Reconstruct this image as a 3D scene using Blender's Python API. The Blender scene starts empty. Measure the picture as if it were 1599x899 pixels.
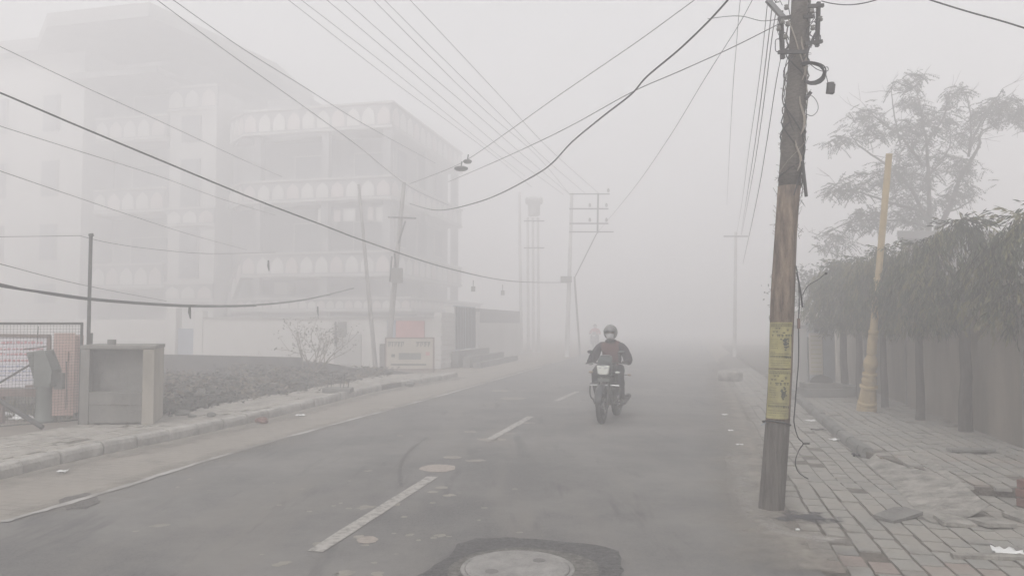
import bpy, bmesh, math, random
from mathutils import Vector, Matrix, Euler, noise
random.seed(7)
R = math.radians
SC = bpy.context.scene
C = SC.collection

# ------------------------------------------------------------------ camera, world, sun, exposure
FPX, CH, HOR = 1180.0, 1.65, 505.0
PITCH = math.atan((HOR - 449.5) / FPX)
cam_d = bpy.data.cameras.new('camera'); cam = bpy.data.objects.new('camera', cam_d); C.objects.link(cam)
cam_d.sensor_width = 36; cam_d.lens = 36 * FPX / 1599; cam_d.clip_end = 2000; cam_d.clip_start = 0.05
cam.location = (0, 0, CH); cam.rotation_euler = (math.pi / 2 + PITCH, 0, 0)
SC.camera = cam

SUN_EL, SUN_AZ = 48, 200
HAZE_SIGMA = 0.0375
w = bpy.data.worlds.new('World'); SC.world = w; w.use_nodes = True
nt = w.node_tree; bgn = nt.nodes['Background']
sky = nt.nodes.new('ShaderNodeTexSky'); sky.sky_type = 'NISHITA'; sky.sun_disc = False
sky.sun_elevation = R(SUN_EL); sky.sun_rotation = R(SUN_AZ); sky.air_density = 1.6; sky.dust_density = 6.0
hs = nt.nodes.new('ShaderNodeHueSaturation'); hs.inputs['Saturation'].default_value = 0.06
nt.links.new(sky.outputs[0], hs.inputs['Color']); nt.links.new(hs.outputs[0], bgn.inputs['Color'])
bgn.inputs['Strength'].default_value = 0.15
sd = bpy.data.lights.new('sun', 'SUN'); sun = bpy.data.objects.new('sun', sd); C.objects.link(sun)
sd.energy = 0.9; sd.angle = R(20); sd.color = (1.0, 0.98, 0.975)
sun.rotation_euler = (R(90 - SUN_EL), 0, R(180 - SUN_AZ))
SC.view_settings.view_transform = 'Standard'; SC.view_settings.look = 'None'
SC.view_settings.exposure = 0.46; SC.view_settings.gamma = 1
SC.cycles.volume_bounces = 6; SC.cycles.max_bounces = 8; SC.cycles.diffuse_bounces = 3
SC.cycles.use_denoising = True
SC.cycles.use_adaptive_sampling = False

# ------------------------------------------------------------------ pixel -> world helpers (layout survey only)
def ray(px, py):
    x = (px - 799.5) / FPX; u = (449.5 - py) / FPX
    return Vector((x, math.cos(PITCH) - u * math.sin(PITCH), math.sin(PITCH) + u * math.cos(PITCH)))
def G(px, py, z=0.0):
    r = ray(px, py); t = (z - CH) / r.z
    return Vector((r.x * t, r.y * t, z))
def D(px, py, Y):
    r = ray(px, py); t = Y / r.y
    return Vector((r.x * t, Y, CH + r.z * t))
RD = Vector((math.sin(R(13.2)), math.cos(R(13.2)), 0)); RN = Vector((RD.y, -RD.x, 0))   # along the road, across it to the right

# ------------------------------------------------------------------ materials
def mat(name, col, rough=0.85, var=0.25, scale=3.0, bump=0.0, bscale=40.0, col2=None, metal=0.0, thresh=None, spec=0.3, stretch=None, detail=6):
    m = bpy.data.materials.new(name); m.use_nodes = True
    t = m.node_tree; p = t.nodes['Principled BSDF']
    p.inputs['Roughness'].default_value = rough; p.inputs['Metallic'].default_value = metal
    p.inputs['Specular IOR Level'].default_value = spec
    tc = t.nodes.new('ShaderNodeTexCoord'); src = tc.outputs['Object']
    if stretch:
        mp = t.nodes.new('ShaderNodeMapping'); mp.inputs['Scale'].default_value = stretch
        t.links.new(src, mp.inputs[0]); src = mp.outputs[0]
    n = t.nodes.new('ShaderNodeTexNoise'); n.inputs['Scale'].default_value = scale; n.inputs['Detail'].default_value = detail
    n.inputs['Roughness'].default_value = 0.65
    t.links.new(src, n.inputs['Vector'])
    r = t.nodes.new('ShaderNodeValToRGB')
    lo, hi = thresh or (0.3, 0.7)
    r.color_ramp.elements[0].position = lo; r.color_ramp.elements[1].position = hi
    c = Vector(col)
    c2 = Vector(col2) if col2 else c * (1 - var)
    c1 = c * (1 + var) if not col2 else c
    r.color_ramp.elements[0].color = (*c2, 1); r.color_ramp.elements[1].color = (*[min(1, v) for v in c1], 1)
    t.links.new(n.outputs['Fac'], r.inputs[0]); t.links.new(r.outputs[0], p.inputs['Base Color'])
    if bump:
        n2 = t.nodes.new('ShaderNodeTexNoise'); n2.inputs['Scale'].default_value = bscale; n2.inputs['Detail'].default_value = 4
        t.links.new(src, n2.inputs['Vector'])
        b = t.nodes.new('ShaderNodeBump'); b.inputs['Strength'].default_value = bump; b.inputs['Distance'].default_value = 0.02
        t.links.new(n2.outputs['Fac'], b.inputs['Height']); t.links.new(b.outputs[0], p.inputs['Normal'])
    return m

def mix_nodes(t, fac, a, b):
    mx = t.nodes.new('ShaderNodeMix'); mx.data_type = 'RGBA'
    for sock, v in ((mx.inputs[0], fac), (mx.inputs[6], a), (mx.inputs[7], b)):
        if isinstance(v, (int, float)): sock.default_value = v
        elif isinstance(v, tuple): sock.default_value = (*v, 1)
        else: t.links.new(v, sock)
    return mx.outputs[2]
def noise_mask(t, vec, scale, lo, hi, detail=5, off=0.0, rough=0.6):
    mp = t.nodes.new('ShaderNodeMapping'); mp.inputs['Location'].default_value = (off, off * 1.7, 0)
    t.links.new(vec, mp.inputs[0])
    n = t.nodes.new('ShaderNodeTexNoise'); n.inputs['Scale'].default_value = scale; n.inputs['Detail'].default_value = detail; n.inputs['Roughness'].default_value = rough
    t.links.new(mp.outputs[0], n.inputs['Vector'])
    mr = t.nodes.new('ShaderNodeMapRange'); mr.inputs[1].default_value = lo; mr.inputs[2].default_value = hi
    t.links.new(n.outputs['Fac'], mr.inputs[0])
    return mr.outputs[0]
def math_node(t, op, a, b):
    m = t.nodes.new('ShaderNodeMath'); m.operation = op
    for i, v in enumerate((a, b)):
        if isinstance(v, (int, float)): m.inputs[i].default_value = v
        else: t.links.new(v, m.inputs[i])
    return m.outputs[0]

def mat_asphalt():
    m = bpy.data.materials.new('asphalt'); m.use_nodes = True; t = m.node_tree; p = t.nodes['Principled BSDF']
    tc = t.nodes.new('ShaderNodeTexCoord'); v = tc.outputs['Object']
    rot = t.nodes.new('ShaderNodeMapping'); rot.inputs['Rotation'].default_value = (0, 0, R(13.2)); rot.inputs['Scale'].default_value = (1.6, 0.22, 1)
    t.links.new(v, rot.inputs[0])
    base = mix_nodes(t, noise_mask(t, v, 170, .35, .65, 2), (.088, .087, .087), (.150, .146, .142))
    mid = noise_mask(t, v, 28, .35, .7, 6, 13)
    base = mix_nodes(t, math_node(t, 'MULTIPLY', mid, .55), base, (.165, .157, .148))
    fine = noise_mask(t, v, 48, .52, .70, 4, 23)
    base = mix_nodes(t, math_node(t, 'MULTIPLY', fine, .6), base, (.042, .041, .042))
    big = noise_mask(t, v, 0.55, .40, .62, 8, 3, .72)
    base = mix_nodes(t, big, base, (.190, .182, .172))
    streak = noise_mask(t, rot.outputs[0], 1.3, .50, .72, 5, 8)
    base = mix_nodes(t, math_node(t, 'MULTIPLY', streak, .65), base, (.19, .176, .160))
    stain = noise_mask(t, rot.outputs[0], 2.2, .58, .70, 4, 17)
    base = mix_nodes(t, math_node(t, 'MULTIPLY', stain, .5), base, (.062, .061, .062))
    fl = noise_mask(t, v, 9, .66, .70, 6, 5)
    base = mix_nodes(t, math_node(t, 'MULTIPLY', fl, .5), base, (.20, .185, .165))
    dk = noise_mask(t, v, 13, .69, .72, 6, 25)
    base = mix_nodes(t, math_node(t, 'MULTIPLY', dk, .5), base, (.03, .03, .032))
    t.links.new(base, p.inputs['Base Color']); p.inputs['Roughness'].default_value = .88; p.inputs['Specular IOR Level'].default_value = .25
    n = t.nodes.new('ShaderNodeTexNoise'); n.inputs['Scale'].default_value = 130; n.inputs['Detail'].default_value = 3; t.links.new(v, n.inputs['Vector'])
    b = t.nodes.new('ShaderNodeBump'); b.inputs['Strength'].default_value = .45; b.inputs['Distance'].default_value = .006
    t.links.new(n.outputs['Fac'], b.inputs['Height']); t.links.new(b.outputs[0], p.inputs['Normal'])
    return m
def mat_paving(name, ca, cb, joint, dustc, dust=(.42, .62), red=None, bw=.30, rh=.21, rot_deg=13.2, wob=.02, mortar=.010):
    m = bpy.data.materials.new(name); m.use_nodes = True; t = m.node_tree; p = t.nodes['Principled BSDF']
    tc = t.nodes.new('ShaderNodeTexCoord'); v = tc.outputs['Object']
    wn = t.nodes.new('ShaderNodeTexNoise'); wn.inputs['Scale'].default_value = 1.7; wn.inputs['Detail'].default_value = 3; t.links.new(v, wn.inputs['Vector'])
    vm = t.nodes.new('ShaderNodeVectorMath'); vm.operation = 'MULTIPLY_ADD'; vm.inputs[1].default_value = (wob * 6, wob * 6, 0)
    t.links.new(wn.outputs['Color'], vm.inputs[0]); t.links.new(v, vm.inputs[2])
    mp = t.nodes.new('ShaderNodeMapping'); mp.inputs['Rotation'].default_value = (0, 0, R(rot_deg)); t.links.new(vm.outputs[0], mp.inputs[0])
    br = t.nodes.new('ShaderNodeTexBrick'); br.inputs['Scale'].default_value = 1; br.inputs['Brick Width'].default_value = bw; br.inputs['Row Height'].default_value = rh
    br.inputs['Mortar Size'].default_value = mortar; br.inputs['Mortar Smooth'].default_value = .35; br.inputs['Bias'].default_value = -.1
    br.inputs['Color1'].default_value = (*ca, 1); br.inputs['Color2'].default_value = (*cb, 1); br.inputs['Mortar'].default_value = (*joint, 1)
    t.links.new(mp.outputs[0], br.inputs['Vector'])
    col = br.outputs['Color']
    if red:
        rm = noise_mask(t, mp.outputs[0], .75, .60, .66, 1, 4)
        rm = math_node(t, 'MULTIPLY', rm, .55)
        inv = math_node(t, 'SUBTRACT', 1.0, br.outputs['Fac'])
        col = mix_nodes(t, math_node(t, 'MULTIPLY', rm, inv), col, red)
    sp = noise_mask(t, v, 55, .3, .7, 3, 2)
    col = mix_nodes(t, math_node(t, 'MULTIPLY', sp, .25), col, tuple(c * .62 for c in ca))
    d = noise_mask(t, v, 1.1, dust[0], dust[1], 7, 6, .68)
    col = mix_nodes(t, math_node(t, 'MULTIPLY', d, .88), col, dustc)
    st = noise_mask(t, v, 2.3, .60, .74, 5, 31)
    col = mix_nodes(t, math_node(t, 'MULTIPLY', st, .5), col, tuple(c * .5 for c in joint))
    t.links.new(col, p.inputs['Base Color']); p.inputs['Roughness'].default_value = .92; p.inputs['Specular IOR Level'].default_value = .2
    h = math_node(t, 'MULTIPLY', br.outputs['Fac'], -1.0)
    h = math_node(t, 'MULTIPLY', h, math_node(t, 'SUBTRACT', 1.0, math_node(t, 'MULTIPLY', d, .75)))
    h = math_node(t, 'ADD', h, math_node(t, 'MULTIPLY', noise_mask(t, v, 9, 0, 1, 6), .8))
    b = t.nodes.new('ShaderNodeBump'); b.inputs['Strength'].default_value = .9; b.inputs['Distance'].default_value = .015
    t.links.new(h, b.inputs['Height']); t.links.new(b.outputs[0], p.inputs['Normal'])
    return m

M = {}
M['asphalt'] = mat_asphalt()
M['dust'] = mat('dusty_ground', (.235, .208, .175), .95, .22, .9, .6, 22, detail=8)
M['gutter'] = mat_paving('dusty_gutter_paving', (.265, .245, .218), (.225, .208, .185), (.15, .137, .12), (.285, .26, .228), (.25, .60), bw=.22, rh=.13, wob=.03)
M['pave_l'] = mat_paving('left_pavers', (.30, .28, .252), (.225, .208, .188), (.085, .075, .065), (.32, .295, .26), (.36, .66), bw=.26, rh=.17, rot_deg=103.2, wob=.009, mortar=.014)
M['pave_r'] = mat_paving('right_pavers', (.31, .305, .285), (.175, .178, .172), (.055, .048, .042), (.27, .245, .212), (.46, .74), red=(.27, .165, .145), bw=.25, rh=.165, rot_deg=103.2, wob=.009, mortar=.013)
M['kerb'] = mat('kerb_concrete', (.34, .325, .30), .92, .35, 5, .8, 30, detail=9)
M['joint'] = mat('dirt_in_joints', (.115, .102, .087), .97, .4, 6, .8, 40)
M['conc'] = mat('concrete', (.25, .237, .215), .95, .5, 5.5, 1.0, 22, detail=8)
M['polem'] = mat('grey_weathered_pole', (.27, .26, .25), .9, .2, 2)
M['polec'] = mat('fog_faded_pole', (.50, .49, .48), .9, .15, 1.5)  # lightened concrete: fog fade of the far poles put into the colour
M['conc_d'] = mat('dark_concrete', (.17, .165, .155), .92, .3, 2.5, .6, 25, detail=8)
M['cement'] = mat('stained_cement_box', (.205, .196, .178), .93, .35, 2.0, .6, 30, col2=(.13, .125, .118), thresh=(.34, .62), detail=9, stretch=(1, 1, .6))
M['conc_w'] = mat('cement_render_tan', (.30, .275, .235), .92, .25, 2.4, .4, 30, detail=8, stretch=(1, 1, .4))
M['manhole'] = mat('manhole_cement', (.26, .25, .238), .9, .28, 7, .9, 45, detail=8)
M['patch'] = mat('fresh_asphalt_patch', (.088, .086, .085), .95, .45, 24, 1.0, 45)
M['patch_in'] = mat('gritty_cement_collar', (.135, .128, .118), .95, .55, 22, 1.0, 70)
M['mark'] = mat('worn_road_paint', (.36, .345, .32), .8, .2, 14, col2=(.16, .15, .14), thresh=(.33, .55))
M['edge'] = mat('worn_edge_line', (.44, .43, .41), .8, .2, 1.1, col2=(.19, .18, .165), thresh=(.43, .62), stretch=(1, .5, 1))
M['mud'] = mat('dried_mud', (.25, .232, .205), .95, .2, 9)
M['mudp'] = mat('dried_pink_mud', (.30, .265, .235), .95, .2, 20)
M['wood'] = mat('weathered_pole_wood', (.29, .22, .165), .9, .2, 5, 1.0, 35, col2=(.080, .060, .048), stretch=(4, 4, .8), thresh=(.36, .66), detail=10)
M['wood_g'] = mat('grey_pole_wood', (.17, .155, .14), .9, .2, 9, 1.0, 35, col2=(.06, .053, .048), stretch=(4, 4, .35))
M['wrap'] = mat('tangled_wrapping', (.115, .102, .09), .95, .4, 22, 1.0, 60, stretch=(1, 1, 3))
M['rope'] = mat('pale_twine', (.27, .235, .2), .9, .2, 20)
M['black'] = mat('black_rubber', (.022, .022, .024), .6, .2, 8)
M['cable'] = mat('black_cable', (.025, .025, .028), .6, .1, 8)
M['wire'] = mat('aluminium_wire', (.10, .10, .105), .5, .1, 8, metal=.3)
M['steel'] = mat('dark_steel', (.06, .058, .058), .6, .25, 10, metal=.4)
M['galv'] = mat('galvanised_steel', (.19, .19, .195), .5, .2, 8, metal=.4)
M['rust'] = mat('rusty_brown_frame', (.15, .10, .085), .8, .3, 10)
M['poster'] = mat('yellow_poster_paper', (.36, .325, .15), .9, .3, 9, col2=(.22, .195, .11), thresh=(.3, .6), detail=9)
M['ink'] = mat('printing_ink', (.05, .055, .045), .85, .2, 30)
M['yellow'] = mat('ochre_lamp_post_paint', (.40, .305, .165), .6, .18, 5, .3, 30)
M['wall_tan'] = mat('tan_plaster_wall', (.185, .163, .136), .9, .4, 1.1, .5, 25, detail=10, stretch=(1, 1, .30))
M['wall_w'] = mat('white_compound_wall', (.50, .485, .465), .9, .1, .7, .2, 20, detail=8, stretch=(1, 1, .4))
M['wall_dk'] = mat('dark_brick_wall', (.085, .078, .074), .95, .3, 3, .6, 12)
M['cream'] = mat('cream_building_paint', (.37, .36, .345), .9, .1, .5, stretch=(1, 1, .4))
M['cream_d'] = mat('grey_trim_recess_shade', (.215, .21, .21), .9, .12, .5)  # greyish trim; shade of balcony recesses and eaves also put into this colour
M['pinkish'] = mat('pale_pink_arch_paint', (.43, .385, .37), .9, .1, .7)
M['arch_w'] = mat('white_arch_paint', (.47, .46, .44), .9, .08, .7)
M['glass'] = mat('dark_window_glass', (.15, .153, .16), .15, .1, 2, spec=.6)
M['blue'] = mat('blue_gate_paint', (.25, .28, .33), .6, .15, 2)
M['orange'] = mat('salmon_red_plaster', (.42, .29, .25), .9, .15, 3, .3, 20)
M['banner'] = mat('white_banner', (.62, .60, .63), .7, .06, 3)
M['red_ink'] = mat('faded_red_print', (.50, .22, .24), .8, .15, 9)
M['blue_ink'] = mat('faded_blue_print', (.30, .33, .46), .8, .15, 9)
M['signbg'] = mat('faded_sign_sheet', (.42, .38, .32), .8, .12, 3)
M['greyg'] = mat('grey_green_metal', (.13, .14, .128), .7, .2, 4, .2, 20)
M['cab'] = mat('grey_cabinet_paint', (.27, .285, .30), .6, .1, 3)
M['bark'] = mat('tree_bark', (.07, .060, .054), .95, .35, 8, .9, 30, stretch=(3, 3, .6))
M['leafd'] = mat('shade_dark_leaf', (.017, .024, .012), .7, .4, 2)  # shade inside the crown put into a darker leaf colour, placed by noise
M['leaf'] = mat('drooping_green_leaf', (.034, .046, .021), .6, .5, 2.2)
M['leaf2'] = mat('yellowed_leaf', (.13, .12, .055), .7, .3, 2)
M['leaf3'] = mat('tree_leaf', (.040, .047, .030), .7, .35, 1.2)
M['leafb'] = mat('pale_bush_leaf', (.10, .10, .06), .7, .3, 3)
M['weed'] = mat('dry_dark_weed', (.038, .035, .030), .9, .5, 1.1)
M['weedb'] = mat('dry_brown_stalk', (.15, .12, .09), .9, .4, 2)
M['helmet'] = mat('grey_helmet_shell', (.125, .122, .118), .35, .08, 4, spec=.5)
M['mask'] = mat('pale_face_mask', (.50, .50, .50), .9, .05, 4)
M['skin'] = mat('brown_skin', (.25, .15, .10), .6, .08, 8)
M['maroon'] = mat('maroon_jacket_cloth', (.095, .036, .036), .85, .2, 6, .5, 20)
M['sleeve'] = mat('black_jacket_sleeve', (.032, .027, .034), .85, .25, 6, .5, 20)
M['trouser'] = mat('black_trouser_cloth', (.022, .022, .027), .9, .2, 6, .4, 20)
M['shoe'] = mat('black_shoe_leather', (.02, .018, .018), .6, .1, 5)
M['redcloth'] = mat('red_jacket_cloth', (.42, .07, .085), .85, .15, 6)
M['bikeblack'] = mat('black_bike_paint', (.022, .024, .028), .35, .1, 6, spec=.5)
M['visor'] = mat('smoked_cowl', (.045, .055, .055), .3, .1, 6, spec=.5)
M['chrome'] = mat('worn_chrome', (.42, .42, .42), .35, .05, 6, metal=.8)
M['lens'] = mat('headlight_glass', (.62, .63, .58), .15, .08, 12, spec=.7)
M['amber'] = mat('amber_lens', (.30, .22, .16), .4, .1, 8)
M['redsign'] = mat('red_notice_board', (.48, .24, .23), .8, .1, 4)
M['paper'] = mat('white_paper_litter', (.72, .72, .71), .8, .08, 5)
M['brick'] = mat('red_brick', (.17, .09, .075), .9, .25, 10, .5, 30)
M['roofd'] = mat('dark_roof_edge', (.16, .155, .15), .9, .2, 1)
M['house'] = mat('grey_house_plaster', (.13, .127, .125), .9, .15, .6)
M['spray'] = mat('whitewash_dust', (.52, .50, .48), .95, .2, 6, col2=(.24, .22, .195), thresh=(.40, .66), detail=8)

def mat_block(name, ramp, dustc, d0, d1):
    m = bpy.data.materials.new(name); m.use_nodes = True; t = m.node_tree; p = t.nodes['Principled BSDF']
    at = t.nodes.new('ShaderNodeAttribute'); at.attribute_name = 'tone'
    r = t.nodes.new('ShaderNodeValToRGB'); r.color_ramp.interpolation = 'LINEAR'
    e = r.color_ramp.elements; e[0].position = ramp[0][0]; e[0].color = (*ramp[0][1], 1); e[1].position = ramp[-1][0]; e[1].color = (*ramp[-1][1], 1)
    for ps, c in ramp[1:-1]: n_ = e.new(ps); n_.color = (*c, 1)
    t.links.new(at.outputs['Fac'], r.inputs[0]); col = r.outputs[0]
    tc = t.nodes.new('ShaderNodeTexCoord'); v = tc.outputs['Object']
    sp = noise_mask(t, v, 45, .35, .7, 4, 2); col = mix_nodes(t, math_node(t, 'MULTIPLY', sp, .35), col, (.12, .11, .10))
    d = noise_mask(t, v, 1.5, d0, d1, 9, 6, .7); col = mix_nodes(t, math_node(t, 'MULTIPLY', d, .85), col, dustc)
    st = noise_mask(t, v, 2.6, .58, .72, 6, 31); col = mix_nodes(t, math_node(t, 'MULTIPLY', st, .55), col, (.10, .09, .078))
    t.links.new(col, p.inputs['Base Color']); p.inputs['Roughness'].default_value = .93; p.inputs['Specular IOR Level'].default_value = .2
    b = t.nodes.new('ShaderNodeBump'); b.inputs['Strength'].default_value = .7; b.inputs['Distance'].default_value = .01
    t.links.new(noise_mask(t, v, 35, 0, 1, 6, 1), b.inputs['Height']); t.links.new(b.outputs[0], p.inputs['Normal'])
    return m
M['blk_r'] = mat_block('worn_paver_blocks', [(0, (.185, .180, .170)), (.35, (.240, .238, .226)), (.7, (.285, .280, .262)), (.86, (.31, .298, .27)), (.90, (.27, .215, .195)), (1, (.255, .20, .18))], (.285, .264, .236), .33, .60)
M['blk_l'] = mat_block('dusty_paver_blocks', [(0, (.22, .205, .185)), (.5, (.33, .31, .28)), (1, (.40, .38, .345))], (.375, .35, .312), .36, .64)

def soften(m, lo=.42, hi=.62, scale=5, amount=1.0):
    t = m.node_tree; p = t.nodes['Principled BSDF']; tc = t.nodes.new('ShaderNodeTexCoord')
    vs_ = t.nodes.new('ShaderNodeVectorMath'); vs_.operation = 'SUBTRACT'; vs_.inputs[1].default_value = (.5, .5, .5); t.links.new(tc.outputs['Generated'], vs_.inputs[0])
    mu = t.nodes.new('ShaderNodeVectorMath'); mu.operation = 'MULTIPLY'; mu.inputs[1].default_value = (1, 1, 0); t.links.new(vs_.outputs[0], mu.inputs[0])
    ln = t.nodes.new('ShaderNodeVectorMath'); ln.operation = 'LENGTH'; t.links.new(mu.outputs[0], ln.inputs[0])
    fall = math_node(t, 'SUBTRACT', .5, ln.outputs['Value'])
    n = noise_mask(t, tc.outputs['Object'], scale, .2, .8, 8, 3)
    a = math_node(t, 'ADD', math_node(t, 'MULTIPLY', fall, 1.1), n)
    mr = t.nodes.new('ShaderNodeMapRange'); mr.inputs[1].default_value = lo + .35; mr.inputs[2].default_value = hi + .45; t.links.new(a, mr.inputs[0])
    t.links.new(math_node(t, 'MULTIPLY', mr.outputs[0], amount), p.inputs['Alpha'])
    return m
soften(M['spray'], .40, .62, 5, .8)
M['stain'] = soften(mat('dark_grit_stain', (.055, .055, .060), .95, .3, 20), .30, .50, 6, .9)
M['mud'] = soften(M['mud'], .25, .4, 30, .8) if False else M['mud']

def fade_mat(name, col, amount=.85, scale=2.2, var=.2):
    m = mat(name, col, .95, var, 7, .4, 40, detail=8); t = m.node_tree; p = t.nodes['Principled BSDF']
    at = t.nodes.new('ShaderNodeAttribute'); at.attribute_name = 'fade'; tc = t.nodes.new('ShaderNodeTexCoord')
    n = noise_mask(t, tc.outputs['Object'], scale, .25, .75, 9, 3, .7)
    a = math_node(t, 'ADD', math_node(t, 'MULTIPLY', at.outputs['Fac'], 1.25), math_node(t, 'SUBTRACT', n, .75))
    mr = t.nodes.new('ShaderNodeMapRange'); mr.inputs[1].default_value = -.1; mr.inputs[2].default_value = .95; t.links.new(a, mr.inputs[0])
    t.links.new(math_node(t, 'MULTIPLY', mr.outputs[0], amount), p.inputs['Alpha']); return m
M['driftdust'] = fade_mat('drifted_dust', (.25, .228, .20))
M['skid'] = fade_mat('dark_scuff', (.06, .06, .061), .32, 16)
M['paledust'] = fade_mat('pale_lime_dust', (.38, .36, .335), .6, 9)

# ------------------------------------------------------------------ mesh building
class MB:
    def __init__(s): s.v = []; s.f = []; s.mi = []; s.ms = []; s.cur = 0
    def use(s, m):
        if m not in s.ms: s.ms.append(m)
        s.cur = s.ms.index(m); return s
    def add(s, vs, fs):
        o = len(s.v); s.v += [Vector(p) for p in vs]
        for f in fs: s.f.append([i + o for i in f]); s.mi.append(s.cur)
        return s
    def box(s, c, size, rz=0.0, rot=None):
        hx, hy, hz = size[0] / 2, size[1] / 2, size[2] / 2
        m = rot if rot is not None else Matrix.Rotation(rz, 3, 'Z')
        vs = [Vector(c) + m @ Vector((x * hx, y * hy, z * hz)) for x in (-1, 1) for y in (-1, 1) for z in (-1, 1)]
        return s.add(vs, [(0, 1, 3, 2), (4, 6, 7, 5), (0, 4, 5, 1), (2, 3, 7, 6), (0, 2, 6, 4), (1, 5, 7, 3)])
    def beam(s, a, b, wx, wz, up=Vector((0, 0, 1))):
        a, b = Vector(a), Vector(b); d = (b - a); L = d.length; d.normalize()
        if abs(d.dot(up)) > .98: up = Vector((0, 1, 0))
        x = d.cross(up).normalized(); z = x.cross(d).normalized()
        return s.box((a + b) / 2, (wx, L, wz), rot=Matrix((x, d, z)).transposed())
    def prism(s, pts, z0, z1):
        n = len(pts); vs = [Vector((p[0], p[1], z0)) for p in pts] + [Vector((p[0], p[1], z1)) for p in pts]
        fs = [list(range(n))[::-1], list(range(n, 2 * n))] + [(i, (i + 1) % n, n + (i + 1) % n, n + i) for i in range(n)]
        return s.add(vs, fs)
    def sheet(s, pts, z=None):
        return s.add([Vector((p[0], p[1], z if z is not None else p[2])) for p in pts], [list(range(len(pts)))])
    def tube(s, pts, r, n=8, cap=True, jitter=0):
        pts = [Vector(p) for p in pts]; k = len(pts)
        rs = r if isinstance(r, (list, tuple)) else [r] * k
        ref = Vector((0, 0, 1)) if abs((pts[-1] - pts[0]).normalized().z) < .9 else Vector((0, 1, 0))
        vs = []
        for i, p in enumerate(pts):
            d = (pts[min(i + 1, k - 1)] - pts[max(i - 1, 0)]).normalized()
            x = d.cross(ref)
            if x.length < 1e-4: x = d.orthogonal()
            x.normalize(); y = d.cross(x)
            for j in range(n):
                a = 2 * math.pi * j / n; rr = rs[i] * (1 + (random.uniform(-jitter, jitter) if jitter else 0))
                vs.append(p + (x * math.cos(a) + y * math.sin(a)) * rr)
        fs = [(i * n + j, i * n + (j + 1) % n, (i + 1) * n + (j + 1) % n, (i + 1) * n + j) for i in range(k - 1) for j in range(n)]
        if cap: fs += [list(range(n))[::-1], list(range((k - 1) * n, k * n))]
        return s.add(vs, fs)
    def lathe(s, prof, o=(0, 0, 0), axis=(0, 0, 1), n=24):     # prof: (radius, height along axis)
        ax = Vector(axis).normalized(); x = ax.orthogonal().normalized(); y = ax.cross(x); o = Vector(o)
        vs = [o + ax * h + (x * math.cos(2 * math.pi * j / n) + y * math.sin(2 * math.pi * j / n)) * max(r, 1e-4) for r, h in prof for j in range(n)]
        k = len(prof)
        fs = [(i * n + j, i * n + (j + 1) % n, (i + 1) * n + (j + 1) % n, (i + 1) * n + j) for i in range(k - 1) for j in range(n)]
        return s.add(vs, fs)
    def ball(s, c, r, n=12, m=8, rot=None):
        r = Vector(r) if isinstance(r, (tuple, list, Vector)) else Vector((r, r, r)); rot = rot or Matrix.Identity(3)
        vs = []
        for i in range(m + 1):
            a = math.pi * i / m
            for j in range(n):
                b = 2 * math.pi * j / n
                vs.append(Vector(c) + rot @ Vector((r.x * math.sin(a) * math.cos(b), r.y * math.sin(a) * math.sin(b), r.z * math.cos(a))))
        fs = [(i * n + j, (i + 1) * n + j, (i + 1) * n + (j + 1) % n, i * n + (j + 1) % n) for i in range(m) for j in range(n)]
        return s.add(vs, fs)
    def loft(s, secs, n=14, p=2.6):       # secs: (x, zc, half width y, half height z[, yc]) rings along local x
        vs = []
        for q in secs:
            x, zc, hy, hz = q[:4]; yc = q[4] if len(q) > 4 else 0
            for j in range(n):
                a = 2 * math.pi * j / n; ca, sa = math.cos(a), math.sin(a)
                vs.append(Vector((x, yc + hy * math.copysign(abs(ca) ** (2 / p), ca), zc + hz * math.copysign(abs(sa) ** (2 / p), sa))))
        k = len(secs)
        fs = [(i * n + j, i * n + (j + 1) % n, (i + 1) * n + (j + 1) % n, (i + 1) * n + j) for i in range(k - 1) for j in range(n)]
        fs += [list(range(n))[::-1], list(range((k - 1) * n, k * n))]
        return s.add(vs, fs)
    def build(s, name, m=None, parent=None, smooth=False, bevel=0, origin=None):
        me = bpy.data.meshes.new(name)
        o_ = Vector(origin) if origin is not None else Vector((0, 0, 0))
        me.from_pydata([tuple(p - o_) for p in s.v], [], s.f); me.update()
        ms = s.ms if s.ms else [m]
        for x in ms: me.materials.append(M[x])
        if s.ms:
            for i, p in enumerate(me.polygons): p.material_index = s.mi[i]
        bm = bmesh.new(); bm.from_mesh(me)
        if bevel:
            bmesh.ops.remove_doubles(bm, verts=bm.verts, dist=1e-5)
            es = [e for e in bm.edges if len(e.link_faces) == 2 and e.calc_face_angle(0) > .6]
            bmesh.ops.bevel(bm, geom=es, offset=bevel, segments=2, profile=.6, affect='EDGES')
        bmesh.ops.recalc_face_normals(bm, faces=bm.faces)
        bm.to_mesh(me); bm.free()
        if smooth:
            for p in me.polygons: p.use_smooth = True
        o = bpy.data.objects.new(name, me); C.objects.link(o); o.location = o_
        if parent is not None: o.parent = parent
        return o

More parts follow.
